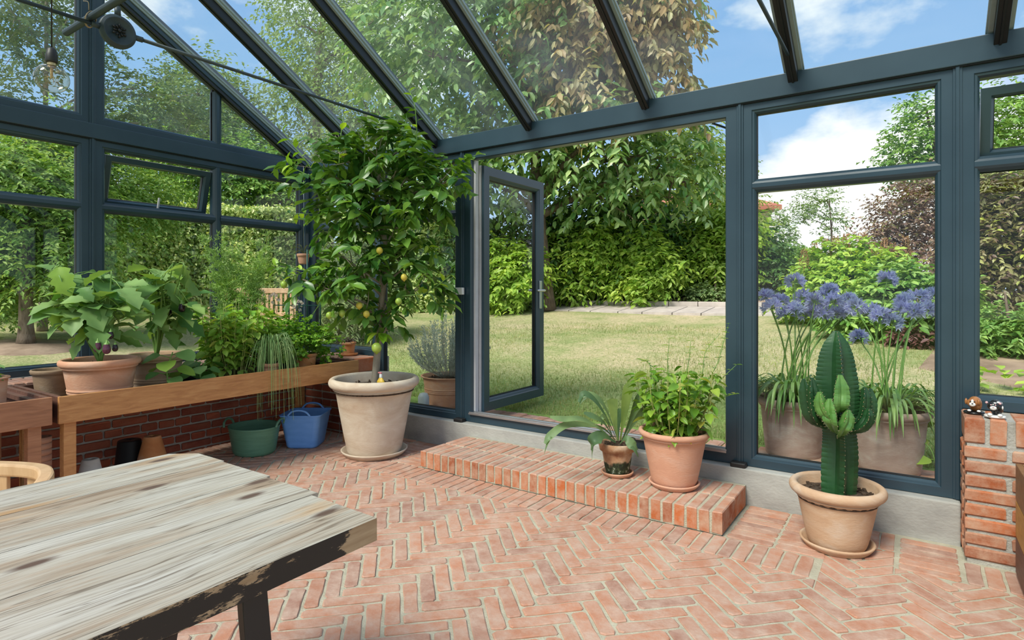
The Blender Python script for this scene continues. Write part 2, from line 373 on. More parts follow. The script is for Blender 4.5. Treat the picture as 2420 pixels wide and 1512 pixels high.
def branches(mb, base, blobs, r0, top, nsub=5, m=0, wig=.15, n=8):
    base = np.array(base, float); top = np.array(top, float)
    h = np.linalg.norm(top-base); mid = (base+top)/2+rng.normal(size=3)*wig*h*.25*np.array([1, 1, .2])
    tr = curve([base, mid, top], 10); rr = np.linspace(r0, r0*.3, len(tr)); rr[0] *= 1.35; rr[1] *= 1.12
    tube(mb, tr, rr, n, m)
    for b in blobs:
        c = np.array(b[0]); R = np.mean(b[1]); i = int(np.clip((c[2]-R*.6-base[2])/(top[2]-base[2]+1e-6), .25, .9)*(len(tr)-1))
        s = tr[i]; md = (s+c)/2+np.array([0, 0, .12*np.linalg.norm(c-s)]); cv = curve([s, md, c], 6)
        tube(mb, cv, np.linspace(rr[i]*.6, rr[i]*.2, len(cv)), 6, m)
        for _ in range(nsub):
            q = cv[rng.integers(len(cv)//2, len(cv))]; e_ = c+rdir(1)[0]*R*.85; tube(mb, curve([q, (q+e_)/2+rng.normal(size=3)*.08*R, e_], 4), np.linspace(rr[i]*.2, rr[i]*.05, 9), 5, m)
def tree(name, label, base, top, blobs, r0, leaf, lmat, bmat=None, ntw=1200, per=8, tl=.5, cat='tree', group=None, T=RH, nsub=5, droop=.3, inner=.5, ldroop=.3, trunk=True, wig=.15, W=.5):
    t = thing(name, label, cat, tuple(base), group)
    P, D, Nn, a, b = twigs(blobs, ntw, per, tl, droop, inner, ldroop)
    n = len(P); L = leaf*rng.uniform(.7, 1.25, n); mb = MB(); scatter(mb, P, D, Nn, L, L*W, T); mb.build('foliage', lmat, t, kind='stuff')
    if trunk:
        wb = MB(); branches(wb, base, blobs, r0, top, nsub, wig=wig); wb.build('trunk', bmat or BARK, t)
    return t

def ground(x, y):
    dy = np.clip(np.asarray(y, float)-4.4, 0, 8.2)*.105; dx = np.clip(-5.2-np.asarray(x, float), 0, 9)*.07
    return .17+np.sqrt(dy*dy+dx*dx)
def onground(px, D):
    p = at(px, 700, D); return np.array([p[0], p[1], float(ground(p[0], p[1]))])

# ================================================================== SETTING: the glasshouse
XA, YB = -5.06, 3.75                      # planes of the gable wall (left) and the garden wall (right)
fA = lambda u, v, h: (XA+h, u, v)
fB = lambda u, v, h: (u, YB-h, v)
PROF = [(0, -.04), (0, .03), (.046, .03), (.050, .024), (.060, .022), (.070, .010), (.070, -.04)]
def window(name, f3, poly, glass=True, prof=PROF, gm=None, label=None):
    o = struct(name); mb = MB(); pframe(mb, poly, prof, f3); mb.build('frame', ALU, o)
    if glass:
        pane(o, f3, inset(poly, prof[-1][0]-.008), gm)
    return o
def pane(o, f3, q, gm=None, h=-.01, name='pane'):
    k = len(q); V = [f3(p[0], p[1], h) for p in q]+[f3(p[0], p[1], h-.008) for p in q]
    mb = MB(); mb.add(V, [list(range(k)), list(range(k, 2*k))[::-1]]+[[i, (i+1) % k, k+(i+1) % k, k+i] for i in range(k)])
    g = mb.build(name, gm or GLASS, o)
    bd = MB(); pframe(bd, q, [(0, h+.012), (.010, h+.012), (.010, h-.018), (0, h-.018)], f3); bd.build('gasket', GASKET, g)
    return g
def rail(o, f3, vert, c, a, b, w=.04, name='glazing_bar'):
    """moulded glazing bar with pointed ends"""
    mb = MB(); pr = [(-w, -.04), (-w, .006), (-w*.62, .02), (-w*.3, .027), (w*.3, .027), (w*.62, .02), (w, .006), (w, -.04)]
    V = []
    for e_ in (0, 1):
        for d, h in pr:
            tt = (a-(w*.8-abs(d))*.7) if e_ == 0 else (b+(w*.8-abs(d))*.7)
            V.append(f3(c+d, tt, h) if vert else f3(tt, c+d, h))
    k = len(pr); mb.add(V, [[i, (i+1) % k, k+(i+1) % k, k+i] for i in range(k)]+[list(range(k)), list(range(k, 2*k))[::-1]])
    return mb.build(name, ALU, o)
def R4(u0, u1, v0, v1): return [(u0, v0), (u1, v0), (u1, v1), (u0, v1)]
Z0B, Z0A, ZT, ZR = .21, .674, 2.395, 1.895
ZB = 2.525                                # top of the eaves beam
roofz = lambda y: ZB+.03+.6*(3.75-abs(y-1.318)-1.318)   # underside line of the glass
RIDGE = 1.318

# ---- garden wall on the right
wr = struct('wall_right')
mb = MB(); box(mb, -5.13, 3.2, 3.695, 3.80, ZT, ZB); mb.build('eaves_beam', ALU, wr, bevel=.004)
mb = MB(); box(mb, -5.13, 3.2, 3.705, 3.80, ZT-.006, ZT+.001); mb.build('shadow_gap', GASKET, wr)
for x in (-3.03, -.863, .189, 1.24, 2.29):
    mb = MB(); zb = Z0B if x < .18 else Z0A
    if x == .189: zb = Z0B
    box(mb, x-.020, x+.020, 3.712, 3.79, zb, ZT); box(mb, x-.0085, x+.0085, 3.704, 3.713, zb, ZT)
    mb.build('cover_post', ALU, wr, bevel=.003)
def brickbox(parent, p0, p1, mat, proud=0, name='brick', jit=.002, ch=.007):
    """one chamfered, slightly uneven brick as an object"""
    p0 = np.array(p0, float); p1 = np.array(p1, float); c = (p0+p1)/2; h = np.abs(p1-p0)/2
    V = []
    for s in (-1, 1):
        for q, cc in ((1, 0), (0, 1)):
            pass
    # octagonal outline in the two long faces, chamfered towards +/- the thin axis
    V = []; ring = [(-1, -1), (1, -1), (1, 1), (-1, 1)]
    for lv, ins in ((-1, ch), (-1+.0, 0), (1, 0), (1, ch)):
        for a, b in ring:
            zz = h[2]*(lv if ins else (lv*(1-ch/h[2])))
            V.append(c+np.array([a*(h[0]-ins), b*(h[1]-ins), zz])+rng.uniform(-jit, jit, 3)*np.array([1, 1, .5]))
    F = []
    for k in range(3):
        for i in range(4): F.append([k*4+i, k*4+(i+1) % 4, k*4+4+(i+1) % 4, k*4+4+i])
    F += [[3, 2, 1, 0], [12, 13, 14, 15]]
    m = MB(); m.add(V, F); return m.build(name, mat, parent)

# concrete upstand under the frames
mb = MB(); box(mb, -3.97, .20, 3.655, 3.86, -.02, .207); mb.build('concrete_upstand', CONC, wr, bevel=.008)
# brick dwarf wall right of the glass door bay: pillar end at X .203
mb = MB(); box(mb, .212, 3.2, 3.468, 3.84, -.02, .668); mb.build('mortar_core', MORTAR_W, wr)
for r in range(8):
    z = .542-(r+1)*.0667+.0125-.003; u = .203
    seq = [.228]*16 if r % 2 == 0 else ([.108]*1+[.108]*26)
    seq = ([.150, .228]*10) if r % 2 == 0 else ([.228]*14)
    if r % 2 == 1: seq = [.245]*14
    for q in seq:
        if u > 1.6: break
        brickbox(wr, (u, 3.459, z), (u+q, 3.54, z+.054), BR_SIDE); u += q+.02
    # left face headers
    brickbox(wr, (.199, 3.56 if r % 2 else 3.545, z), (.26, 3.69, z+.054), BR_SIDE)
u = .203
for k in range(16):
    brickbox(wr, (u, 3.458, .556), (u+.072 if k == 0 else u+.060, 3.70, .674), BR_SIDE); u += .092
# brick return wall left, from the corner to the first low window
mb = MB(); box(mb, -4.72, -3.998, 3.468, 3.84, -.02, .664); mb.build('mortar_core', MORTAR_W, wr)
for r in range(9):
    z = .542-(r+1)*.0667+.0095; u = -4.71
    for q in ([.228]*4 if r % 2 else [.108]*7):
        if u > -4.02: break
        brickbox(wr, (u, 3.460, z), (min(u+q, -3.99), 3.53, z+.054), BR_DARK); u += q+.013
    brickbox(wr, (-4.05, 3.55, z), (-3.99, 3.70, z+.054), BR_WALL)
u = -4.70
while u < -4.03:
    brickbox(wr, (u, 3.455, .556), (u+.054, 3.70, .674), BR_FLOOR if u < -4.1 else BR_WALL, ch=.005); u += .0665

# ---- gable wall on the left
wl = struct('wall_left')
mb = MB(); box(mb, -5.13, -5.005, -1.2, 3.79, ZT, ZB-.02); mb.build('tie_beam', ALU, wl, bevel=.004)
mb = MB(); box(mb, -5.1, -5.015, -1.2, 3.72, ZT-.006, ZT+.001); mb.build('shadow_gap', GASKET, wl)
for y in (.80, 1.84):
    mb = MB(); zt = roofz(y)
    box(mb, -5.11, -5.020, y-.020, y+.020, Z0A, ZT); box(mb, -5.021, -5.011, y-.008, y+.008, Z0A, ZT); mb.build('cover_post', ALU, wl, bevel=.003)
    mb = MB(); box(mb, -5.11, -5.020, y-.020, y+.020, ZB-.02, zt-.02); box(mb, -5.021, -5.011, y-.008, y+.008, ZB-.02, zt-.02); mb.build('cover_post', ALU, wl, bevel=.003)
mb = MB(); box(mb, -5.12, -4.99, 3.66, 3.80, Z0A, ZT); mb.build('corner_post', ALU, wl, bevel=.006)
mb = MB(); box(mb, -5.2, -4.728, -1.2, 3.84, -.02, .664); mb.build('mortar_core', MORTAR_W, wl)
for r in range(9):
    z = .542-(r+1)*.0667+.0095; y = -1.1+(.06 if r % 2 else 0)
    for q in ([.228]*20 if r % 2 else [.108]*40):
        if y > 3.44: break
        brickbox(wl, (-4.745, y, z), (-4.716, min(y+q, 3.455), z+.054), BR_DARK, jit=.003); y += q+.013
y = -1.1
while y < 3.44:
    brickbox(wl, (-5.0, y, .556), (-4.712, y+.054, .675), BR_FLOOR, ch=.005); y += .0665

# ---- windows
W1 = window('window_1', fB, R4(-5.01, -4.035, Z0A, ZT)); rail(W1, fB, False, ZR, -4.95, -4.09)
W2 = window('window_2', fB, R4(-4.035, -3.05, Z0B, ZT)); rail(W2, fB, False, ZR, -3.98, -3.11)
W4 = window('window_3', fB, R4(-.843, .169, Z0B, ZT)); rail(W4, fB, False, ZR, -.79, .115)
W5 = window('window_4', fB, R4(.209, 1.22, Z0A, ZT), glass=False); rail(W5, fB, False, ZR, .26, 1.165)
pane(W5, fB, R4(.27, 1.16, Z0A+.062, ZR-.03))
W6 = window('window_5', fB, R4(1.26, 2.27, Z0A, ZT)); rail(W6, fB, False, ZR, 1.31, 2.22)
def vent(parent, f3, u0, u1, v0, v1, tilt, drop):
    """top-hung opening light, tilted outwards"""
    def g(u, v, h):
        d = v1-drop-v; return f3(u, v1-drop-d*math.cos(tilt)+h*math.sin(tilt)*-1, h*math.cos(tilt)-.02-d*math.sin(tilt))
    mb = MB(); q = R4(u0, u1, v0, v1-drop); pframe(mb, q, [(0, -.03), (0, .028), (.04, .028), (.052, .01), (.052, -.03)], g); s = mb.build('vent_sash', ALU, parent)
    pane(s, g, inset(q, .046)); 
    mb = MB(); um = (u0+u1)/2
    obox(mb, g(um, v0+.06, .045), np.subtract(g(um+1, 1, 0), g(um, 1, 0)), np.subtract(g(um, 2, 0), g(um, 1, 0)), np.subtract(g(um, 1, 1), g(um, 1, 0)), .006, .055, .006)
    obox(mb, g(um, v0+.01, .04), (0, 1, 0) if f3 is fA else (1, 0, 0), (0, 0, 1), (1, 0, 0) if f3 is fA else (0, 1, 0), .02, .008, .02)
    mb.build('stay_pin', GREY_PVC, s)
vent(W5, fB, .285, 1.14, ZR+.025, ZT-.06, math.radians(14), .055)
W7 = window('window_6', fA, R4(1.86, 3.70, Z0A, ZT), glass=False)
rail(W7, fA, True, 2.80, Z0A+.06, ZT-.06); rail(W7, fA, False, ZR, 1.92, 2.765); rail(W7, fA, False, ZR, 2.835, 3.645)
for q in (R4(1.922, 2.768, Z0A+.062, ZR-.03), R4(2.832, 3.638, Z0A+.062, ZR-.03), R4(2.832, 3.638, ZR+.03, ZT-.062)): pane(W7, fA, q)
vent(W7, fA, 1.94, 2.75, ZR+.02, ZT-.07, math.radians(15), .02)
W8 = window('window_7', fA, R4(.82, 1.82, Z0A, ZT)); rail(W8, fA, False, ZR, .88, 1.765)
W8b = window('window_8', fA, R4(-1.1, .78, Z0A, ZT)); rail(W8b, fA, False, ZR, -1.05, .725)
zb = ZB-.02; yl = 3.75+(.5-.03)/100
def zl(y): return roofz(y)-.035
yend = 3.75+(ZB+.03-.035-zb)/.6
G1 = window('window_9', fA, [(1.86, zb), (2.80, zb), (yend, zb), (1.86, zl(1.86))], glass=False)
rail(G1, fA, True, 2.80, zb+.06, zl(2.80)-.08)
def tri_in(): return inset([(1.86, zb), (yend, zb), (1.86, zl(1.86))], .06)
q = tri_in(); zz = lambda y: q[0][1]+(q[2][1]-q[0][1])*(q[1][0]-y)/(q[1][0]-q[0][0])
pane(G1, fA, [q[0], (2.77, q[0][1]), (2.77, zz(2.77)), q[2]], ROOFGLASS); pane(G1, fA, [(2.83, q[0][1]), q[1], (2.83, zz(2.83))], ROOFGLASS)
G2 = window('window_10', fA, [(.82, zb), (1.82, zb), (1.82, zl(1.82)), (RIDGE, zl(RIDGE)), (.82, zl(.82))], gm=ROOFGLASS)
G3 = window('window_11', fA, [(-1.1, zb), (.78, zb), (.78, zl(.78))], gm=ROOFGLASS)

# ---- glazed roof
ce = struct('ceiling')
sl_ = np.array([0, -1, .6])/math.hypot(1, .6); nr_ = np.array([0, .6, 1])/math.hypot(1, .6)
LR = (3.75-RIDGE)*math.hypot(1, .6)
def rafter(x, side=1):
    s = np.array([0, -side, .6])/math.hypot(1, .6); n = np.array([0, .6*side, 1])/math.hypot(1, .6)
    foot = np.array([x, RIDGE+side*(3.75-RIDGE), ZB+.03]); c = foot+s*LR/2
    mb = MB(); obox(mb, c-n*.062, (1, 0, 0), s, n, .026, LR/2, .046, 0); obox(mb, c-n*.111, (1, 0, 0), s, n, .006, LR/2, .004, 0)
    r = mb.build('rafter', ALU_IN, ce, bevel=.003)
    b = MB()
    for sx in (-1, 1):
        for k, (dx, dz, hw) in enumerate(((.036, .030, .010), (.046, .016, .008))):
            obox(b, c+np.array([sx*dx, 0, 0])-n*dz, (1, 0, 0), s, n, hw, LR/2, .012 if k == 0 else .008)
    b.build('glazing_bead', BEAD, r)
    t = MB(); obox(t, c+n*.018, (1, 0, 0), s, n, .03, LR/2, .01); t.build('cap', ALU, r)
RX = [-5.06+.03, -4.215, -3.30, -2.37, -1.455, -.566, .354, 1.27, 2.19, 3.1]
for x in RX: rafter(x); rafter(x, -1)
for i in range(len(RX)-1):
    for sd in (1, -1):
        a, b = RX[i], RX[i+1]; s = np.array([0, -sd, .6])/math.hypot(1, .6); n = np.array([0, .6*sd, 1])/math.hypot(1, .6)
        foot = np.array([(a+b)/2, RIDGE+sd*(3.83-RIDGE), ZB+.03-.05]); 
        mb = MB(); obox(mb, foot+s*(LR+.09)/2, (1, 0, 0), s, n, (b-a)/2-.027, (LR+.06)/2, .006); mb.build('roof_pane', ROOFGLASS, ce)
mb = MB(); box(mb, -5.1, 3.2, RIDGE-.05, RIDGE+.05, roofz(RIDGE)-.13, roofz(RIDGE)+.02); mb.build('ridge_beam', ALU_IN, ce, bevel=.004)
mb = MB(); box(mb, -5.13, 3.2, -1.165, -1.06, ZT, ZB); mb.build('eaves_beam', ALU, ce, bevel=.004)
mb = MB(); box(mb, -5.13, 3.2, 3.79, 3.92, ZB-.03, ZB+.0); mb.build('gutter', BEAD, ce, bevel=.003)
# sloping top member of the gable frame
for sd in (1, -1):
    s = np.array([0, -sd, .6])/math.hypot(1, .6); n = np.array([0, .6*sd, 1])/math.hypot(1, .6)
    mb = MB(); obox(mb, np.array([-5.045, RIDGE+sd*(3.75-RIDGE), ZB+.03])+s*LR/2-n*.045, (1, 0, 0), s, n, .05, LR/2, .035); mb.build('verge_rail', ALU, ce, bevel=.003)

# ---- the open glazed door
dr = struct('door_1')
mb = MB()
pframe(mb, R4(-3.01, -.883, Z0B, ZT), [(0, -.04), (0, .03), (.062, .03), (.068, .02), (.068, -.04)], fB); mb.build('door_frame', ALU, dr)
mb = MB(); box(mb, -2.945, -2.925, 3.76, 3.80, .26, ZT-.07); mb.build('jamb_seal', GREY_PVC, dr)
mb = MB(); box(mb, -2.95, -.94, 3.70, 3.80, .272, .284); box(mb, -2.95, -.94, 3.708, 3.716, .284, .292); box(mb, -2.95, -.94, 3.756, 3.764, .284, .292); mb.build('threshold', CHROME, dr)
fD = lambda u, v, h: (-2.925+h, u, v)         # leaf swung out square to the wall
mb = MB(); q = R4(3.83, 4.77, .275, 2.29)
pframe(mb, q, [(0, -.035), (0, .035), (.072, .035), (.078, .028), (.092, .022), (.100, .012), (.100, -.035)], fD); lf = mb.build('door_leaf', ALU, dr)
pane(lf, fD, inset(q, .094))
mb = MB(); box(mb, -2.957, -2.915, 3.812, 3.831, .275, 2.29); mb.build('edge_profile', GREY_PVC, lf)
mb = MB(); box(mb, -2.957, -2.93, 3.831, 4.77, 2.285, 2.297); mb.build('top_profile', GREY_PVC, lf)
for z in (.55, 1.28, 2.1):
    mb = MB(); tube(mb, [(-2.965, 3.805, z-.05), (-2.965, 3.805, z+.05)], .009, 8); mb.build('hinge', CHROME, lf)
mb = MB(); box(mb, -2.89, -2.882, 4.69, 4.73, 1.10, 1.36); h = mb.build('handle_plate', CHROME, lf, bevel=.003)
mb = MB(); tube(mb, curve([(-2.885, 4.71, 1.27), (-2.845, 4.71, 1.27), (-2.835, 4.68, 1.27), (-2.835, 4.58, 1.268)], 5), .011, 8)
tube(mb, curve([(-2.96, 4.71, 1.27), (-3.01, 4.71, 1.27), (-3.02, 4.73, 1.27), (-3.02, 4.80, 1.268)], 5), .011, 8); mb.build('lever', CHROME, h)
mb = MB(); tube(mb, [(-1.05, 3.80, 2.33), (-.93, 3.95, 2.29)], .007, 6); mb.build('door_stay', ALU, dr)
for x in (-3.03, -.863):
    mb = MB(); box(mb, x-.045, x+.045, 3.66, 3.715, .175, .235); o = mb.build('drain_cap', BLACKPL, wr, bevel=.008)

# ---- floor
fl = struct('floor')
mb = MB(); box(mb, -4.73, 3.2, -1.2, 3.66, -.06, -.0055); mb.build('mortar_bed', MORTAR, fl)
BV = []          # shared outlines: unit-free variants of the whole brick
BL, BW, HT = .238, .0575, .012
def outline(l, wd, j=.0022, cut=.009):
    hx, hy = l/2, wd/2; pts = []
    for sx, sy2, o in ((-1, -1, 0), (1, -1, 1), (1, 1, 0), (-1, 1, 1)):
        c = cut*rng.uniform(.5, 1.5); a = (sx*(hx-c), sy2*hy); b = (sx*hx, sy2*(hy-c))
        pts += [a, b] if o == 0 else [b, a]
    pts = [pts[1], pts[0]] + pts[2:] if False else pts
    # order around
    for q in (-.27, .02, .26): pts += [(hx*2*q, -hy), (hx*2*q, hy)]
    pts = sorted(pts, key=lambda p: math.atan2(p[1]/hy, p[0]/hx))
    return [(x+rng.uniform(-j, j)*(1 if abs(y) > hy*.99 else .8), y+rng.uniform(-j, j)*1.1) for x, y in pts]
def prism(mb, pts, z0, z1, ch=.004, tilt=(0, 0)):
    k = len(pts); cx = sum(p[0] for p in pts)/k; cyy = sum(p[1] for p in pts)/k
    V = [(x, y, z0) for x, y in pts]+[(x, y, z1-ch*.8+tilt[0]*(x-cx)+tilt[1]*(y-cyy)) for x, y in pts]
    V += [(cx+(x-cx)*(1-ch/max(.01, math.hypot(x-cx, y-cyy))*1.3), cyy+(y-cyy)*(1-ch/max(.01, math.hypot(x-cx, y-cyy))*1.3), z1+tilt[0]*(x-cx)+tilt[1]*(y-cyy)) for x, y in pts]
    F = [[i, (i+1) % k, k+(i+1) % k, k+i] for i in range(k)]+[[k+i, k+(i+1) % k, 2*k+(i+1) % k, 2*k+i] for i in range(k)]+[list(range(2*k, 3*k))]
    mb.add(V, F)
for _ in range(10):
    m_ = MB(); prism(m_, outline(BL, BW), -HT, 0, tilt=(rng.uniform(-.006, .006), rng.uniform(-.02, .02))); BV.append(m_.mesh('brick', BR_FLOOR))
bricks = []      # (cx, cy, angle, length, width, polygon or None)
REG = [(-4.47, -4.0, 3.44), (-4.0, -.345, 2.868), (-.345, -.065, 3.385), (-.065, 3.0, 3.195)]
def halfplane(P, nx, ny, d):
    o = []
    for i in range(len(P)):
        a, b = P[i], P[(i+1) % len(P)]; fa = nx*a[0]+ny*a[1]-d; fb = nx*b[0]+ny*b[1]-d
        if fa <= 0: o.append(a)
        if (fa <= 0) != (fb <= 0): t = fa/(fa-fb); o.append((a[0]+t*(b[0]-a[0]), a[1]+t*(b[1]-a[1])))
    return o
def parea(p): return abs(sum(p[a][0]*p[(a+1) % len(p)][1]-p[(a+1) % len(p)][0]*p[a][1] for a in range(len(p))))/2
Lp, Wp = .251, .0712; r2 = 1/math.sqrt(2)
for i in range(-90, 130):
    for j in range(-34, 34):
        for typ in (0, 1):
            ox, oy = i*Wp+j*Lp, i*Wp-j*Lp
            if typ == 0: c = (ox+Lp/2, oy+Wp/2)
            else: c = (ox+Wp/2, oy+Wp+Lp/2)
            X = (c[0]-c[1])*r2-1.6; Y = (c[0]+c[1])*r2+1.2; an = PI/4+(PI/2 if typ else 0)
            if not (-4.6 < X < 2.4 and -.8 < Y < 3.6): continue
            ca, sa = math.cos(an), math.sin(an)
            p = [(X+ca*x-sa*y, Y+sa*x+ca*y) for x, y in outline(BL, BW)]
            xs = [q[0] for q in p]; ys = [q[1] for q in p]
            rg = [r for r in REG if r[0] < max(xs) and r[1] > min(xs)]
            if not rg: continue
            if min(xs) > -4.47 and max(ys) < min(r[2] for r in rg): bricks.append((X, Y, an, None)); continue
            for r in rg:
                q = halfplane(p, -1, 0, -r[0])
                q = halfplane(q, 1, 0, r[1]-.006) if len(q) > 2 else q
                q = polyclip(q, r[2]) if len(q) > 2 else q
                if len(q) > 2 and parea(q) > .0012: bricks.append((sum(v[0] for v in q)/len(q), sum(v[1] for v in q)/len(q), an, q))
def rect_bricks(x0, x1, y0, y1, along, pitch=.0672, L=None):
    if along == 'y':
        x = x0
        while x+BW < x1: bricks.append((x+BW/2, (y0+y1)/2, PI/2, outline_at(x+BW/2, (y0+y1)/2, PI/2, min(BL, y1-y0)))); x += pitch
    else:
        y = y0; n = max(1, round((x1-x0)/.24)); k = 0
        while y+BW < y1+.005:
            off = 0 if k % 2 == 0 else .0; xx = x0
            for q in range(n):
                l = (x1-x0)/n-.012; bricks.append((xx+l/2, y+BW/2, 0, outline_at(xx+l/2, y+BW/2, 0, l))); xx += l+.012
            y += pitch; k += 1
def outline_at(X, Y, an, l, wd=BW):
    ca, sa = math.cos(an), math.sin(an); return [(X+ca*x-sa*y, Y+sa*x+ca*y) for x, y in outline(l, wd)]
rect_bricks(-4.0, -.34, 2.877, 3.108, 'y')
rect_bricks(-4.71, -4.48, -.6, 3.43, 'x')
rect_bricks(-3.97, -2.93, 3.118, 3.645, 'x'); rect_bricks(-.79, -.33, 3.118, 3.645, 'x')
rect_bricks(-.325, -.07, 3.40, 3.64, 'y', .064); rect_bricks(-.05, .19, 3.205, 3.64, 'x', .0685); rect_bricks(.2, 2.2, 3.205, 3.445, 'y', .071)
def showing(b):
    dx, dy = b[0], b[1]; d = -sy_*dx+cy_*dy
    if d < .3: return 99
    px = 1210+FOC*(cy_*dx+sy_*dy)/d; py = 688.7+FOC*EYE/d
    if px < -80 or px > 2480 or py > 1580: return 99
    if px < 900 and py > 1066+max(0, (px-445))*.36 and not (px > 600 and py > 1380): return 60
    return d
bricks.sort(key=showing)
rest = MB()
for i, (X, Y, an, poly) in enumerate(bricks):
    dz = rng.uniform(-.0018, .0018)
    if i < 300:
        if poly is None:
            M4 = Matrix.Translation((X, Y, dz)) @ Matrix.Rotation(an+rng.normal()*.008+(PI if rng.random() < .5 else 0), 4, 'Z')
            link('brick', BV[i % 10], fl, matrix=M4)
        else:
            m_ = MB(); prism(m_, poly, -HT, dz); m_.build('brick', BR_FLOOR, fl)
    else:
        if poly is None: poly = outline_at(X, Y, an+rng.normal()*.008, BL)
        prism(rest, poly, -HT, dz)
rest.build('brickwork', BR_FLOOR, fl, kind='stuff')

# ---- brick step before the door
st = thing('brick_step', 'long low brick step of bricks on edge below the open door', 'step', (-1.86, 3.38, 0))
mb = MB(); box(mb, -2.905, -.814, 3.110, 3.652, 0, .114); mb.build('mortar_core', MORTAR, st)
x = -2.913; k = 0; pitch_ = (2.107-.054)/31
while x < -.806-.04:
    xe = x+.0515
    def sb(y0, y1, m1):
        ch = .005; V = []; j = lambda s=.0018: rng.uniform(-s, s)
        for z, ii in ((.006, .0), (.119-ch, 0), (.119, ch)):
            for a, b in ((x, y0), (xe, y0), (xe, y1), (x, y1)):
                V.append((a+(ii if a == x else -ii)+j(), b+(ii if b == y0 else -ii)+j(), z+(j() if z > .1 else j(.004))))
        m_ = MB(); m_.add(V, [[8, 9, 10, 11], [4, 5, 9, 8], [5, 6, 10, 9], [6, 7, 11, 10], [7, 4, 8, 11]], 0)
        m_.add(V, [[0, 1, 5, 4], [1, 2, 6, 5], [2, 3, 7, 6], [3, 0, 4, 7]], 1)
        m_.build('brick', [BR_FLOOR, BR_SIDE], st)
    sb(3.106+rng.uniform(-.002, .003), 3.355+rng.uniform(-.006, .006), 1); sb(3.372, 3.62+rng.uniform(-.01, .01), 1)
    x += pitch_; k += 1

# ================================================================== GARDEN
def grassmat():
    m, nt = M('dry_lawn')
    col, h, mp = noisecol(nt, [(.34, (.22, .29, .12)), (.46, (.33, .35, .19)), (.56, (.44, .40, .27)), (.68, (.52, .44, .33))], .9, (1, 1, 1), 9, .72)
    g = N(nt, 'ShaderNodeNewGeometry')
    # the lawn is greener close to the house and under the trees, dried out in the middle
    sp = N(nt, 'ShaderNodeSeparateXYZ'); nt.links.new(g.outputs['Position'], sp.inputs[0])
    mr = N(nt, 'ShaderNodeMapRange'); mr.inputs[1].default_value = 4.4; mr.inputs[2].default_value = 6.6; nt.links.new(sp.outputs['Y'], mr.inputs[0])
    mr2 = N(nt, 'ShaderNodeMapRange'); mr2.inputs[1].default_value = -5.0; mr2.inputs[2].default_value = -8.0; nt.links.new(sp.outputs['X'], mr2.inputs[0])
    mm2 = N(nt, 'ShaderNodeMath', operation='MAXIMUM'); nt.links.new(mr.outputs[0], mm2.inputs[0]); nt.links.new(mr2.outputs[0], mm2.inputs[1])
    n2 = N(nt, 'ShaderNodeTexNoise', i_Scale=26.0, i_Detail=6.0, i_Roughness=.7); nt.links.new(g.outputs['Position'], n2.inputs['Vector'])
    r2 = N(nt, 'ShaderNodeValToRGB'); r2.color_ramp.elements[0].position = .35; r2.color_ramp.elements[1].position = .65
    r2.color_ramp.elements[0].color = (.62, .72, .5, 1); r2.color_ramp.elements[1].color = (1.25, 1.2, 1.1, 1); nt.links.new(n2.outputs['Fac'], r2.inputs[0])
    c = mixc(nt, mm2.outputs[0], (.25, .35, .11), col); c = mixc(nt, 1.0, c, r2.outputs[0], 'MULTIPLY')
    p = N(nt, 'ShaderNodeBsdfPrincipled'); p.inputs['Roughness'].default_value = .9; p.inputs['Specular IOR Level'].default_value = .1
    nt.links.new(c, p.inputs['Base Color']); nt.links.new(bumpn(nt, n2.outputs['Fac'], .8, .03), p.inputs['Normal']); out(nt, p.outputs[0]); return m
LAWN = grassmat()
gx = np.concatenate([np.linspace(-90, -22, 12), np.linspace(-20, 8, 80), np.linspace(10, 70, 14)]); gy = np.concatenate([np.linspace(-30, -3, 8), np.linspace(-2, 16, 70), np.linspace(18, 110, 16)])
GX, GY = np.meshgrid(gx, gy); GZ = ground(GX, GY)+.02*np.sin(GX*1.3)*np.sin(GY*1.1)*(GY > 5)
GZ = np.where((GX > -5.2) & (GY < 3.8), -.15, GZ)
V = np.stack([GX, GY, GZ], -1).reshape(-1, 3); nx = len(gx); i = np.arange(len(gy)-1)[:, None]*nx; j = np.arange(nx-1)[None, :]
mb = MB(); mb.add(V, np.stack([i+j, i+j+1, i+nx+j+1, i+nx+j], -1).reshape(-1, 4), 0, True); o = mb.build('lawn', LAWN); o['kind'] = 'structure'
# grass blades near the house
GRASSB = leafm('grass_blades', (.22, .32, .11), (.50, .47, .29), .4, .7, .1)
n = 60000; X = rng.uniform(-7.5, 1.6, n); Y = 4.42+rng.power(.55, n)*5.0; k = (X-.0 < 1.6)
P = np.stack([X, Y, ground(X, Y)-.005], -1); mb = MB(); D = norm(np.stack([rng.normal(size=n)*.35, rng.normal(size=n)*.35, np.ones(n)], -1))
a = rng.uniform(0, PI, n); S = np.stack([np.cos(a), np.sin(a), 0*a], -1)*.004; h = rng.uniform(.02, .055, n)[:, None]
V = np.stack([P-S, P+S, P+D*h], 1).reshape(-1, 3); mb.add(V, (np.arange(n)[:, None]*3+np.arange(3)))
o = mb.build('grass', GRASSB); o['kind'] = 'stuff'; tag(o, 'short green grass blades growing on the lawn outside the door', 'grass')

# brick strip outside the threshold
sp_ = struct('trim_1'); mb = MB(); box(mb, -4.2, 2.4, 3.87, 4.38, .02, .168); mb.build('mortar_bed', MORTAR, sp_)
x = -3.9
while x < .9:
    for y0, y1 in ((3.875, 4.10), (4.115, 4.34)): brickbox(sp_, (x, y0, .13), (x+.098, y1, .182+rng.uniform(0, .004)), BR_FLOOR, jit=.004)
    x += .112
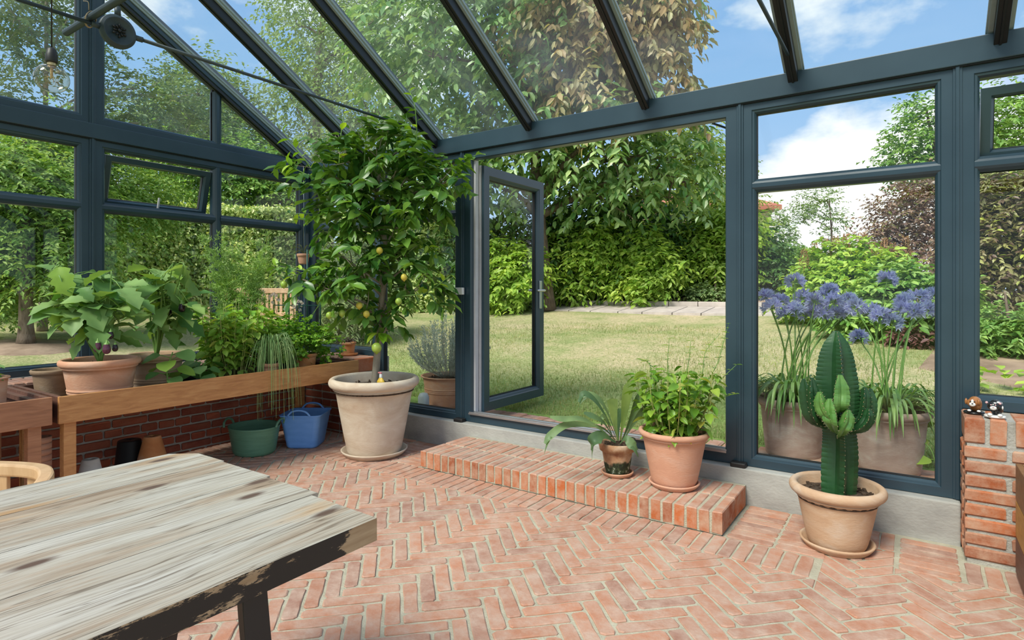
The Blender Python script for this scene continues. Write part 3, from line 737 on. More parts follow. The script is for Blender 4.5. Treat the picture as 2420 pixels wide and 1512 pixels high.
# slab path with kerb and bare bed at the far side of the lawn
PATHM = noisy('path_slab', [(.3, (.34, .31, .28)), (.7, (.50, .46, .41))], 5, rough=.9, bump=.2)
SOILD = noisy('dry_bed_soil', [(.3, (.16, .11, .075)), (.6, (.30, .22, .16)), (.8, (.40, .31, .22))], 3, rough=1, bump=.5, bscale=20)
pa = struct('trim_2'); x = -9.5
while x < 3.5:
    l = rng.uniform(.42, .62); zc = float(ground(x, 11.2)); z0 = float(ground(x, 10.75)); z1 = float(ground(x, 11.65))
    v = [(x, 10.72, z0), (x+l-.02, 10.72, z0), (x+l-.02, 11.66, z1), (x, 11.66, z1)]
    m_ = MB(); m_.add([(a, b, c-.05) for a, b, c in v]+[(a, b, c+.03) for a, b, c in v], [[4, 5, 6, 7], [0, 1, 5, 4], [1, 2, 6, 5], [2, 3, 7, 6], [3, 0, 4, 7]]); m_.build('slab', PATHM, pa); x += l
x = -9.5
while x < 3.5:
    z1 = float(ground(x, 11.7)); brickbox(pa, (x, 11.69, z1-.1), (x+.58, 11.80, z1+.12), PATHM, jit=.006); x += .60
def bed(name, pts, lift=.03):
    c = np.mean(pts, 0); V = [(c[0], c[1], float(ground(*c))+lift+.05)]
    for p in pts: V.append((p[0], p[1], float(ground(*p))+lift))
    for p in pts: V.append((c[0]+(p[0]-c[0])*1.04, c[1]+(p[1]-c[1])*1.04, float(ground(*p))-.03))
    k = len(pts); m_ = MB(); m_.add(V, [[0, 1+i, 1+(i+1) % k] for i in range(k)]+[[1+i, 1+k+i, 1+k+(i+1) % k, 1+(i+1) % k] for i in range(k)], 0, True)
    o = m_.build(name, SOILD); o['kind'] = 'structure'; return o
bed('soil_bed', [(-12, 11.9), (-9, 11.82), (-4, 11.82), (3.5, 11.82), (3.5, 15.5), (-4, 16), (-12, 16)], .08)
bed('soil_bed', [(.1, 7.3), (1.0, 6.5), (2.8, 6.2), (6, 6.6), (6, 10.4), (2, 10.4), (.4, 9.3)], .03)
tb = onground(62, 8.0)
bed('soil_bed', [(tb[0]+math.cos(a)*.8, tb[1]+math.sin(a)*.65) for a in np.linspace(0, 2*PI, 12, endpoint=False)], .012)

# ---- foliage colours
L_CHERRY = leafm('cherry_leaf', (.12, .28, .075), (.40, .56, .25), .35, .38, .7, 1.2)
L_RED = leafm('reddening_leaf', (.40, .26, .14), (.52, .48, .28), .35, .45, .5, 1.2)
L_BLUEG = leafm('grey_green_leaf', (.17, .29, .11), (.38, .50, .24), .35, .5, .4, .7)
L_YGREEN = leafm('yellow_green_leaf', (.24, .44, .06), (.54, .70, .16), .4, .45, .4, 1.0)
L_LARCH = leafm('feathery_leaf', (.18, .36, .08), (.48, .64, .24), .4, .55, .3, .9)
L_DARK = leafm('dark_evergreen_leaf', (.05, .14, .03), (.16, .32, .08), .2, .4, .5, 1.2)
L_HEDGE = leafm('hedge_leaf', (.22, .40, .09), (.82, .88, .46), .35, .38, .6, 1.0)
L_COPPER = leafm('copper_leaf', (.17, .10, .10), (.42, .30, .24), .3, .35, .6, 1.0, hue=(.34, .42, .12))
L_MIX = leafm('olive_copper_leaf', (.17, .11, .09), (.40, .42, .17), .3, .4, .5, 2.0, hue=(.50, .60, .12))
L_MID = leafm('mid_green_leaf', (.13, .30, .06), (.34, .52, .14), .3, .45, .4, 1.2)
L_PLUME = leafm('brown_plume', (.36, .19, .10), (.56, .34, .20), .2, .8, .1)
def B(px, py, D, r): return (at(px, py, D), r)

# ---- trees and shrubs
PIN = T_rhomb(.03, -.05)
g = onground(1292, 12.5)
ctree = tree('cherry_tree', 'tall broad-leaved tree with leaning trunk beyond the path, seen through doorway', g, at(1300, -160, 12.5),
     [B(1290, 40, 12.5, 2.3), B(1420, -60, 12.3, 2.2), B(1120, 60, 12.5, 2.2), B(1250, -300, 12.5, 2.6), B(1270, 300, 12.4, 1.45), B(1430, 320, 12, 1.4), B(1570, 370, 12.2, 1.0), B(1170, 440, 12.9, .9), B(1400, 460, 12.7, .8), B(1490, 450, 12.3, .8), B(1000, 130, 12.8, 1.5), B(1620, 430, 12, .6), B(1050, 400, 12.6, 1.0)],
     .165, .20, L_CHERRY, ntw=3600, per=7, tl=.55, T=LF, droop=.35, ldroop=.45, inner=.55, wig=.1)
P, D, Nn, _, _ = twigs([B(1480, 60, 11.3, 1.1), B(1560, 150, 11.2, .62), B(1400, 190, 11.3, .9), B(1595, 60, 11.3, .45), B(1560, 10, 11.3, .7), B(1350, 60, 11.5, 1.2), B(1600, 215, 11.3, .35)], 900, 7, .55, .6, .3, .8)
L = .19*rng.uniform(.7, 1.25, len(P)); mb = MB(); scatter(mb, P, D, Nn, L, L*.5, LF); o = mb.build('foliage', L_RED, ctree, kind='stuff'); o['label'] = 'reddening outer leaves'
g = onground(790, 19)
tree('birch_tree', 'tall grey-green tree with fine leaves behind the lemon tree, above the hedge', g, at(790, -150, 19),
     [B(790, 100, 19, 2.2), B(760, -50, 19, 1.8), B(850, 210, 19, 2.2), B(720, 290, 18.5, 1.7), B(900, 60, 18, 1.9), B(820, 380, 18, 1.8), B(700, 60, 19, .6), B(940, 250, 17, 1.6), B(690, 200, 19, .8), B(700, 400, 18, 1.2), B(960, 400, 17, 1.3)],
     .2, .15, L_BLUEG, ntw=3600, per=7, tl=.7, droop=.4, ldroop=.3)
g = onground(100, 9.5)
tree('locust_tree', 'thin pale-trunked tree with sparse feathery leaflets behind the gable glass', g, at(112, -150, 9.5),
     [B(40, 120, 9.5, .8), B(150, 60, 9.2, .7), B(0, 230, 9.3, .5), B(320, 210, 9.8, .55), B(330, 290, 9.6, .5), B(200, 290, 9.2, .5), B(430, 240, 11, .7), B(90, -40, 9.5, .9), B(20, 20, 9, .7), B(460, 330, 11, .7), B(270, 300, 10, .45)],
     .06, .085, leafm('leaflet', (.10, .19, .09), (.26, .34, .20), .35, .5, .3), BARK_PALE, ntw=1000, per=13, tl=.42, droop=.2, ldroop=.2, inner=.2, nsub=7)
g = onground(62, 8.0)
t = tree('larch_tree', 'conifer with straight brown trunk and feathery drooping sprays, left of gable window', g, at(58, 330, 8.0),
     [B(60, 400, 8, (.75, .75, .35)), B(30, 480, 8.6, (.9, .9, .3)), B(130, 440, 8, (.6, .6, .3)), B(150, 560, 8.3, (.75, .75, .3)), B(-20, 590, 8.3, (.7, .7, .3)), B(-10, 690, 8.4, (.65, .65, .2)), B(160, 640, 8.3, (.6, .6, .22)), B(280, 440, 9.5, (.9, .9, .35)), B(300, 500, 9.4, (.6, .6, .25)), B(-60, 420, 8, .8), B(160, 360, 8.6, .5)],
     .095, .075, L_LARCH, ntw=4200, per=14, tl=.45, droop=.45, ldroop=.25, inner=.1, wig=.03, nsub=8, cat='tree')
g = onground(560, 15)
tree('yew_tree', 'dark bushy evergreen rising behind the clipped hedge', g, at(560, 420, 15.5),
     [B(540, 440, 15.5, 1.0), B(620, 430, 15.5, .9), B(470, 420, 15.5, .8), B(700, 470, 15.5, .8), B(420, 380, 16, .9), B(580, 380, 16.5, .8)], .15, .14, L_MID, ntw=2200, per=8, tl=.5, droop=.2)
g = onground(460, 17)
tree('ash_tree', 'loose olive-green tree in haze behind the small triangular gable pane', g, at(470, 200, 17),
     [B(440, 300, 17, 1.3), B(520, 330, 17, 1.1), B(380, 330, 17, 1.0), B(590, 340, 17, .9), B(490, 210, 17, .9), B(560, 250, 17, .45)], .12, .14, L_BLUEG, ntw=1700, per=8, tl=.6, droop=.2, inner=.3)
g = onground(1650, 20)
tree('acacia_tree', 'light green airy tree in the upper right corner of the doorway', g, at(1650, 330, 20),
     [B(1640, 370, 20, 1.1), B(1690, 430, 20, 1.1), B(1590, 330, 20, 1.0), B(1740, 500, 20, .9), B(1620, 460, 20, 1.1)], .15, .14, leafm('acacia_leaf', (.22, .36, .08), (.42, .52, .18), .4, .5, .3), ntw=1300, per=9, tl=.6, droop=.2, inner=.3)
g = onground(1900, 34)
# right-hand side, seen through the window bays
g = onground(2190, 14)
tree('rowan_tree', 'green tree with open crown, upper right pane beside white cloud', g, at(2190, 260, 14),
     [B(2210, 330, 14, .95), B(2150, 370, 14, .65), B(2260, 400, 14, 1.0), B(2190, 260, 14, .5), B(2380, 300, 13, .9), B(2440, 330, 13, 1.0), B(2120, 400, 14, .35), B(2350, 360, 13, .7)], .08, .12, L_MID, ntw=1500, per=8, tl=.45, droop=.1, inner=.25)
g = onground(2150, 10)
tree('copper_shrub', 'tall loose shrub with copper-purple leaves behind the blue flowers', g, at(2160, 440, 10),
     [B(2170, 480, 10, .5), B(2120, 520, 10, .4), B(2200, 560, 9.8, .5), B(2100, 580, 10, .35), B(2160, 610, 9.8, .4), B(2060, 590, 10, .25), B(2240, 470, 10, .6)], .03, .075, L_COPPER, ntw=1200, per=8, tl=.35, droop=.1, inner=.15, cat='shrub')
g = onground(2380, 7.5)
tree('copper_beech', 'dense copper beech shrub filling the pane at the right edge', g, at(2380, 400, 7.5),
     [B(2370, 470, 7.5, .45), B(2420, 520, 7.5, .5), B(2350, 570, 7.4, .38), B(2400, 640, 7.4, .42), B(2360, 700, 7.4, .35), B(2470, 600, 7.5, .5), B(2330, 640, 7.5, .25)], .04, .08, L_MIX, ntw=1700, per=8, tl=.28, droop=.1, inner=.3, cat='shrub', T=LF)
tree('sapling_tree', 'small bare-stemmed sapling standing alone against white cloud', onground(1935, 16), at(1960, 470, 16),
     [B(1905, 490, 16, .34), B(1950, 470, 16, .30), B(1970, 520, 16, .3), B(1890, 520, 16, .2), B(1955, 565, 16, .2)], .045, .085, L_BLUEG, ntw=240, per=7, tl=.3, droop=.0, inner=.2, nsub=6)
tree('garden_conifer', 'blue-green tree beside the yellow brick house', onground(1842, 24), at(1842, 510, 24),
     [B(1842, 550, 24, .5), B(1850, 590, 24, .6), B(1835, 515, 24, .35), B(1860, 620, 24, .6)], .05, .12, L_BLUEG, ntw=450, per=8, tl=.4, droop=.1)
tree('laurel_bush', 'dark glossy evergreen bush below the yellow brick house', onground(1815, 13), at(1815, 640, 13),
     [B(1810, 620, 13, .45), B(1800, 670, 13, .5), B(1840, 660, 13, .35), B(1760, 660, 13, .5)], .04, .10, L_DARK, ntw=1000, per=7, tl=.25, cat='shrub')
tree('hawthorn_bush', 'pale green bush behind the laurel, below the grey flat roof', onground(1885, 14.5), at(1885, 640, 14.5),
     [B(1880, 625, 14.5, .45), B(1850, 640, 14.5, .4), B(1900, 680, 14, .5), B(1925, 640, 14.5, .4)], .04, .10, L_MID, ntw=800, per=7, tl=.3, cat='shrub')
# the shrubbery behind the path
tree('rhododendron_bush', 'deep dark evergreen bank of leaves behind the path', onground(1330, 13.6), at(1330, 560, 13.8),
     [(onground(px, 13.7)+np.array([0, 0, dz]), r) for px, dz, r in ((1180, .8, .9), (1300, .9, .95), (1420, 1.0, 1.0), (1540, .9, .95), (1650, .9, .95), (1240, 1.6, .9), (1380, 1.7, .9), (1500, 1.6, .9), (1620, 1.5, .8), (1740, 1.0, .9), (1100, 1.0, .9))],
     .06, .15, L_DARK, ntw=3800, per=7, tl=.4, droop=.35, ldroop=.4, cat='shrub', T=LF)
def bush(name, label, px, D, blobs, mat, ntw, leaf=.13, cat='shrub', **kw):
    g = onground(px, D); return tree(name, label, g, g+np.array([0, 0, .7]), [(g+np.array(b[:3]), b[3]) for b in blobs], .03, leaf, mat, ntw=ntw, cat=cat, **kw)
BT = [(-.3, -.1, .7, .4), (.35, 0, .75, .45), (0, .1, 1.2, .5), (.5, .2, 1.5, .4), (-.5, .1, 1.4, .4), (0, .2, 1.8, .4)]
bush('beech_sapling', 'bright lime-green young beech by the path, at the doorway right edge', 1690, 12.8, BT, L_YGREEN, 1000, per=7, tl=.4, T=LF, inner=.2)
bush('beech_sapling', 'low lime-green young beech fanning over the path, centre of doorway', 1500, 12.6, [(-.5, 0, .45, .3), (.3, -.1, .4, .35), (0, .1, .9, .4), (.6, 0, .8, .35), (-.6, .1, 1.0, .35), (.1, .2, 1.35, .4)], L_YGREEN, 950, per=7, tl=.4, T=LF, inner=.2)
bush('hazel_bush', 'yellow-green shrub glowing right of the dark tree trunk', 1350, 13.0, [(0, 0, .5, .35), (.3, .1, 1.1, .45), (-.2, .1, 1.4, .4), (.6, .1, 1.5, .4)], L_YGREEN, 650, per=7, tl=.4, T=LF, inner=.2)
bush('hazel_bush', 'yellow-green shrub seen through the glass of the open door', 1205, 12.4, [(0, 0, .5, .45), (.3, .1, .9, .5), (-.2, .1, 1.2, .4), (-.5, 0, .6, .4)], L_YGREEN, 800, per=7, tl=.35, T=LF, inner=.2)
bush('periwinkle_clump', 'low pale green groundcover at path edge, right side of doorway', 1690, 12.2, [(-.3, -.1, .15, .22), (.1, -.2, .15, .22), (.5, 0, .2, .25)], L_BLUEG, 380, leaf=.09, per=6, tl=.15)
# goat's beard with brown plumes
g = onground(2010, 8.8)
t = thing('goats_beard', 'yellow-green leafy perennial clump with brown flower plumes behind the blue flowers', 'shrub', tuple(g))
bl = [B(1990, 640, 8.8, .45), B(2080, 660, 8.6, .42), B(1930, 680, 8.8, .38), B(2130, 690, 8.8, .35), B(2020, 700, 8.4, .5), B(1900, 720, 9, .3), B(2080, 740, 8.4, .4)]
P, D, Nn, _, _ = twigs(bl, 1500, 7, .25, .2, .4, .3); L = .10*rng.uniform(.7, 1.3, len(P)); mb = MB(); scatter(mb, P, D, Nn, L, L*.6, LF); mb.build('foliage', L_YGREEN, t, kind='stuff')
for px, py in [(1900, 615), (1925, 600), (1950, 590), (1975, 585), (2000, 580), (2040, 575), (2060, 600), (2140, 585), (2150, 620), (2110, 600), (2045, 640), (1985, 600), (2090, 590)]:
    c = at(px, py, 8.8+rng.uniform(-.3, .3)); n = 150; h = rng.uniform(-.13, .16, n); r = .055*(1-(h+.13)/.32)+.012; a = rng.uniform(0, 2*PI, n)
    P = c+np.stack([np.cos(a)*r, np.sin(a)*r, h], -1); mb = MB(); scatter(mb, P, np.stack([np.cos(a), np.sin(a), 1+0*a], -1), rdir(n), .035, .014); tube(mb, [c-(0, 0, .5), c+(0, 0, .15)], .004, 5); mb.build('plume', L_PLUME, t)
bush('peony_clump', 'broad mid-green leafy clump at the edge of the bed behind the cactus', 2110, 7.4, [(-.45, 0, .25, .25), (-.1, .1, .4, .32), (.3, 0, .4, .32), (.1, .2, .65, .3), (.55, .1, .5, .3)], L_MID, 800, leaf=.12, per=6, tl=.22, T=LF)
bush('heuchera_clump', 'low dark purple-leaved clump at edge of the bed', 2165, 7.0, [(-.1, 0, .08, .15), (.15, 0, .08, .15)], leafm('purple_leaf', (.10, .035, .045), (.20, .09, .09), .2), 180, leaf=.08, per=6, tl=.1)
bush('phlox_clump', 'upright mid-green leafy stems beyond the right-hand brick pillar', 2375, 6.2, [(-.2, 0, .25, .2), (.1, 0, .25, .22), (.4, 0, .3, .25), (0, .1, .4, .12), (.2, .1, .1, .2)], L_MID, 520, leaf=.08, per=8, tl=.22, up=.3) if False else bush('phlox_clump', 'upright mid-green leafy stems beyond the right-hand brick pillar', 2375, 6.2, [(-.2, 0, .25, .2), (.1, 0, .25, .22), (.4, 0, .3, .25), (0, .1, .4, .12)], L_MID, 520, leaf=.08, per=8, tl=.22)
t = thing('hosta_clump', 'bright green broad-leaved clump low in the right-hand pane', 'plant', tuple(onground(2375, 4.9)))
g = onground(2375, 4.9); n = 36; a = rng.uniform(0, 2*PI, n); P = g+np.stack([np.cos(a)*rng.uniform(.05, .35, n), np.sin(a)*.1, rng.uniform(.05, .22, n)], -1)
leaf_parts(t, 'leaf', LF, L_YGREEN, P, np.stack([np.cos(a), np.sin(a), .3+0*a], -1), rdir(n)*.3+np.array([0, 0, 1]), .14, .09)

# ---- clipped hedge
def hedge(pts, thick, top, label, n, group=None):
    t = thing('clipped_hedge', label, 'hedge', tuple(onground(*pts[0])))
    Q = [onground(*p) for p in pts]; seg = []; tot = 0
    for a, b in zip(Q[:-1], Q[1:]): seg.append((a, b, np.linalg.norm((b-a)[:2]))); tot += seg[-1][2]
    core = MB(); P = []; NO = []
    for a, b, l in seg:
        d = (b-a)/l; d[2] = 0; nn = np.array([d[1], -d[0], 0]); 
        if np.dot(nn[:2], -a[:2]) < 0: nn = -nn
        k = int(n*l/tot); u = rng.uniform(0, 1, k); base = a+(b-a)*u[:, None]
        v = rng.uniform(0, 1, k); on_top = rng.random(k) < .16; h = top
        z0 = base[:, 2]; dep = np.where(on_top, rng.uniform(0, thick, k), 0)+rng.normal(size=k)*.05
        p = base-nn*dep[:, None]; p[:, 2] = np.where(on_top, h+rng.normal(size=k)*.04, z0+(h-z0)*v); p += .10*np.sin(base[:, :1]*2.1+v[:, None]*7)*nn*.6
        P.append(p); NO.append(np.where(on_top[:, None], np.array([0, 0, 1.]), nn)+0*p)
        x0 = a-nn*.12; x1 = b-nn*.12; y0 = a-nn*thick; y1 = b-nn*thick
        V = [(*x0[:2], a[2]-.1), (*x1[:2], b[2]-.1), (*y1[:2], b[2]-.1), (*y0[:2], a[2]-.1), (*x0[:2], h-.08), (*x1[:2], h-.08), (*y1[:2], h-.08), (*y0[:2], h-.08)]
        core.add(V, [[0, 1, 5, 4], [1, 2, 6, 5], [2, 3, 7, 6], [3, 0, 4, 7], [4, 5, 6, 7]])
    P = np.concatenate(P); NO = np.concatenate(NO); k = len(P)
    D = rdir(k)*.9+NO*.3+np.array([0, 0, -.5]); L = rng.uniform(.07, .12, k); mb = MB(); scatter(mb, P, D, NO+np.array([0, 0, .6])+rng.normal(size=(k, 3))*.35, L, L*.62, RH)
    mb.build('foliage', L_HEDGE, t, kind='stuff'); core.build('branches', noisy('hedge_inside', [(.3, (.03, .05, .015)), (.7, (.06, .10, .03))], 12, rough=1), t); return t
hedge([(-1400, 6.6), (-120, 9.8), (250, 11.6), (480, 12.9), (770, 13.4)], .9, 3.12, 'tall clipped beech hedge enclosing the lawn behind the bench', 62000)
hedge([(800, 13.0), (1140, 13.4)], .9, 3.0, 'short run of clipped hedge left of the open door', 17000)
bush('olive_shrub', 'grey-green willowy shrub between the corner post and lemon tree', 800, 9.5, [(-.3, 0, .5, .45), (.1, 0, .9, .45), (0, .1, 1.4, .45), (.3, 0, .4, .4), (-.2, .1, 1.0, .4)], leafm('willow_leaf', (.20, .30, .14), (.38, .46, .26), .3), 800, leaf=.12, per=9, tl=.35, W=.22)

# ---- garden bench
g = onground(612, 9.0); ax = np.array([cy_, sy_, 0]); ay = np.array([-sy_, cy_, 0]); az = np.array([0, 0, 1.])
t = thing('garden_bench', 'slatted wooden garden bench on the lawn before the hedge', 'bench', tuple(g))
def bpt(x, y, z): return g+ax*x+ay*y+az*z
def bx(name, c, hx, hy, hz, par, mat=BENCHWOOD, bev=.006):
    m_ = MB(); obox(m_, bpt(*c), ax, ay, az, hx, hy, hz); return m_.build(name, mat, par, bevel=bev)
for sx in (-.6, .6):
    bx('leg', (sx, -.25, .29), .03, .03, .29, t); bx('leg', (sx, .2, .45), .03, .025, .45, t); bx('armrest', (sx, -.03, .61), .035, .27, .015, t)
bx('top_rail', (0, .21, .87), .62, .02, .04, t); bx('back_rail', (0, .21, .50), .58, .02, .03, t); bx('apron', (0, -.25, .38), .58, .015, .035, t)
for i in range(5): bx('seat_slat', (0, -.24+i*.10, .43), .6, .04, .012, t)
for i in range(16): bx('back_slat', (-.55+i*.0733, .21, .68), .022, .008, .16, t)

# ---- buildings beyond
YBR = noisy('yellow_brickwork', [(.3, (.50, .38, .24)), (.7, (.62, .50, .34))], 2, (1, 1, 12), .9)
ROOFT = noisy('red_roof_tile', [(.3, (.38, .13, .09)), (.7, (.50, .21, .15))], 2, (1, 1, 6), .8)
o3 = at(1760, 690, 27); h = thing('brick_house', 'yellow brick house corner with red tiled eaves behind the trees', 'house', (o3[0], o3[1], .9))
a = at(1690, 690, 26)[:2]; b = at(1822, 690, 26)[:2]; d_ = (b-a)/np.linalg.norm(b-a); n_ = np.array([-d_[1], d_[0]])
def ez(py, D=26): return EYE+(688.7-py)/FOC*D
mb = MB(); P4 = [a-d_*4, b, b+n_*5, a-d_*4+n_*5]; V = [(*p, .5) for p in P4]+[(*p, ez(497)) for p in P4]; mb.add(V, [[0, 1, 5, 4], [1, 2, 6, 5], [2, 3, 7, 6], [3, 0, 4, 7], [4, 5, 6, 7]]); mb.build('wall', YBR, h)
mb = MB(); Q = [a-d_*4.4-n_*.3, b+d_*.35-n_*.3, b+d_*.35+n_*5.3, a-d_*4.4+n_*5.3]; cz = ez(440); ce_ = (Q[0]+Q[2])/2
V = [(*p, ez(497)) for p in Q]+[(*p, ez(486)) for p in Q]+[(*(ce_+(q-ce_)*.45), cz) for q in Q]; mb.add(V, [[0, 1, 5, 4], [1, 2, 6, 5], [2, 3, 7, 6], [3, 0, 4, 7], [4, 5, 9, 8], [5, 6, 10, 9], [6, 7, 11, 10], [7, 4, 8, 11], [8, 9, 10, 11], [3, 2, 1, 0]]); mb.build('roof', ROOFT, h)
mb = MB(); q = b+d_*.15-n_*.15; tube(mb, [(*q, ez(500)), (*q, .8)], .05, 8); box(mb, q[0]-.1, q[0]+.1, q[1]-.1, q[1]+.1, ez(500), ez(494)); mb.build('gutter', GREY_PVC, h)
c = at(1838, 690, 22); t = thing('white_pole', 'white bent metal pole beside the yellow brick house', 'pole', (c[0], c[1], 1)); mb = MB(); tube(mb, [(c[0], c[1], .9), (c[0], c[1], ez(536, 22)), tuple(at(1812, 536, 22))], .035, 8); mb.build('tube', WHITEPL, t)
FLATG = noisy('grey_flat_roof', [(.3, (.22, .26, .28)), (.7, (.32, .36, .38))], 2, rough=.7)
c = at(1960, 690, 32); t = thing('flat_roof_building', 'low grey flat-roofed building with domed skylight beyond the shrubs', 'building', (c[0], c[1], .9))
a = at(1862, 690, 30)[:2]; b = at(2110, 690, 34)[:2]; d_ = (b-a)/np.linalg.norm(b-a); n_ = np.array([-d_[1], d_[0]])
mb = MB(); P4 = [a, b, b+n_*5, a+n_*5]; V = [(*p, .5) for p in P4]+[(*p, 2.9) for p in P4]; mb.add(V, [[0, 1, 5, 4], [1, 2, 6, 5], [2, 3, 7, 6], [3, 0, 4, 7], [4, 5, 6, 7]]); mb.build('wall', plain('grey_render', (.42, .42, .40), .9), t)
mb = MB(); P4 = [a-d_*.3-n_*.3, b+d_*.3-n_*.3, b+n_*5.3, a+n_*5.3]; V = [(*p, 2.9) for p in P4]+[(*p, 3.32) for p in P4]; mb.add(V, [[0, 1, 5, 4], [1, 2, 6, 5], [2, 3, 7, 6], [3, 0, 4, 7], [4, 5, 6, 7], [3, 2, 1, 0]]); mb.build('roof', FLATG, t)
q = a+d_*1.9+n_*1.5; mb = MB(); lathe(mb, [(.8, 3.32), (.8, 3.5), (.75, 3.52), (.65, 3.68), (.35, 3.82), (.0, 3.86)], (q[0], q[1], 0), 20); mb.build('skylight', plain('milky_dome', (.62, .66, .68), .3), t)

# ================================================================== POTS
def potprof(R, r, H, rim=.035, rimh=.05, wall=.022, style='roll', rings=()):
    """outer profile upwards, over the rim, down inside"""
    p = [(0, 0), (r*.96, 0), (r, .008)]
    zr = H-rimh; f = lambda z: r+(R-rim*.55-r)*(z/H)**.9
    zs = sorted(list(np.linspace(.03, zr*.97, 8))+[q for z in rings for q in (z-.008, z-.004, z, z+.004, z+.008)])
    for z in zs:
        ex = 0
        for q in rings:
            if abs(z-q) < .006: ex = .004
        p.append((f(z)+ex, z))
    if style == 'roll':
        p += [(f(zr)+rim*.1, zr-.008), (f(zr)+rim*.28, zr), (f(zr)+rim*.2, zr+.004)]
        c = (R-rim*.45, H-rimh*.42)
        for a in np.linspace(-1.2, 2.6, 12): p.append((c[0]+math.cos(a)*rim*.45, c[1]+math.sin(a)*rimh*.42))
        p.append((R-rim*.95, H-rimh*.8))
    elif style == 'band':
        p += [(f(zr), zr), (f(zr)+rim*.5, zr+.003), (R, H-.006), (R-.004, H), (R-wall, H), (R-wall-.002, H-.01)]
    elif style == 'flare':
        p += [(f(zr), zr), (R-rim*.5, H-rimh*.5), (R-.004, H-.012), (R, H-.005), (R-.003, H), (R-wall, H-.003)]
    p += [(f(H*.75)-wall, H*.72)]
    return p
def pot(root, c, R, r, H, mat, soil=.06, soilm=None, n=48, name='pot', **k):
    m_ = MB(); lathe(m_, potprof(R, r, H, **k), c, n); o = m_.build(name, mat, root)
    sr = R-.03-soil*.15; m_ = MB(); pr = [(0, H-soil+.006), (sr*.5, H-soil+.003), (sr*.85, H-soil-.003), (sr, H-soil-.004), (sr, H-soil-.03)]
    lathe(m_, pr, c, 24)
    for q in range(70 if R > .1 else 20):
        a, b_ = rng.uniform(0, 2*PI), rng.uniform(0, .9)**.5*sr; s = rng.uniform(.004, .009)
        obox(m_, (c[0]+math.cos(a)*b_, c[1]+math.sin(a)*b_, c[2]+H-soil+.003), rdir(1)[0], (0, 0, 1), (1, 0, .1), s, s*.6, s)
    m_.build('soil', soilm or SOIL, root); return o
def saucer(c, R, mat, label, H=.03, group=None):
    m_ = MB(); lathe(m_, [(0, 0), (R*.86, 0), (R*.97, H*.7), (R, H), (R-.006, H+.003), (R-.014, H), (R*.87, .010), (0, .010)], c, 44)
    o = m_.build('pot_saucer', mat); tag(o, label, 'saucer', group); return o

# ---- lemon tree in the great pale pot
lc = (-3.46, 3.17, .012)
saucer((-3.46, 3.17, 0), .255, TERRA_PALE, 'wide pale clay saucer under the large whitened lemon tree pot', .042)
lt = thing('potted_lemon_tree', 'tall leafy lemon tree in a large whitened terracotta pot in the corner', 'tree', lc)
pot(lt, lc, .345, .20, .585, TERRA_PALE, soil=.075, rim=.065, rimh=.085, wall=.035, n=64)
base = np.array([-3.46, 3.17, .52])
mb = MB(); tr = curve([base, at(893, 820, 4.57), at(903, 700, 4.57), at(915, 600, 4.57), at(890, 480, 4.57), at(900, 380, 4.57)], 8)
tube(mb, tr, np.linspace(.030, .014, len(tr)), 10); mb.build('trunk', BARK_PALE, lt)
LB = [B(880, 430, 4.5, .27), B(960, 420, 4.5, .26), B(800, 430, 4.5, .22), B(880, 530, 4.5, .28), B(960, 520, 4.5, .24), B(820, 500, 4.5, .22), B(900, 620, 4.5, .26), B(970, 620, 4.55, .2), B(840, 640, 4.45, .20), B(1020, 430, 4.45, .20), B(730, 400, 4.5, .14), B(1000, 680, 4.5, .15), B(840, 720, 4.45, .16), B(900, 720, 4.5, .14), B(715, 660, 4.4, .10), B(790, 590, 4.5, .13), B(790, 680, 4.5, .11), B(1070, 420, 4.4, .1), B(890, 350, 4.5, .2), B(800, 360, 4.5, .15), B(960, 350, 4.5, .16), B(925, 760, 4.5, .07)]
mb = MB()
for b_ in LB:
    i = int(np.argmin(np.linalg.norm(tr-(b_[0]-np.array([0, 0, .2])), axis=1))); s = tr[i]; cv = curve([s, (s+b_[0])/2+rdir(1)[0]*.04, b_[0]], 5); tube(mb, cv, np.linspace(.011, .005, len(cv)), 6)
    for _ in range(3): e_ = b_[0]+rdir(1, .3)[0]*b_[1]*.9; tube(mb, curve([cv[-4], (cv[-4]+e_)/2+rdir(1)[0]*.03, e_], 4), np.linspace(.005, .002, 9), 5)
mb.build('branch', BARK_PALE, lt)
SH = []      # upright leafy shoots
for a_ in ([(975, 420), (985, 330), (980, 250), (968, 215)], [(960, 400), (955, 330), (962, 265)], [(800, 420), (805, 330), (812, 268)], [(860, 400), (865, 320), (872, 280)], [(1010, 440), (1060, 420), (1105, 395)], [(1010, 460), (1060, 440), (1110, 450)], [(760, 430), (715, 370), (668, 310)], [(740, 420), (700, 400), (680, 385)], [(820, 640), (740, 640), (655, 630)], [(800, 510), (740, 505), (685, 505)], [(950, 700), (1010, 690), (1065, 650)], [(820, 560), (790, 600), (768, 590)], [(985, 560), (1010, 580), (1030, 600)], [(730, 640), (700, 650), (675, 660)]):
    SH.append(curve([at(x, y, 4.5+rng.uniform(-.12, .1)) for x, y in a_], 6))
mb = MB()
for s in SH: tube(mb, s, np.linspace(.006, .002, len(s)), 5)
mb.build('shoot', STEMG, lt)
P, D, Nn, _, _ = twigs(LB, 330, 7, .16, .15, .45, .35, .9)
ok_ = (P[:, 1] < 3.58) & (P[:, 2] < np.array([roofz(y) for y in P[:, 1]])-.16); P, D, Nn = P[ok_], D[ok_], Nn[ok_]
sp1, sp2, sp3 = [], [], []
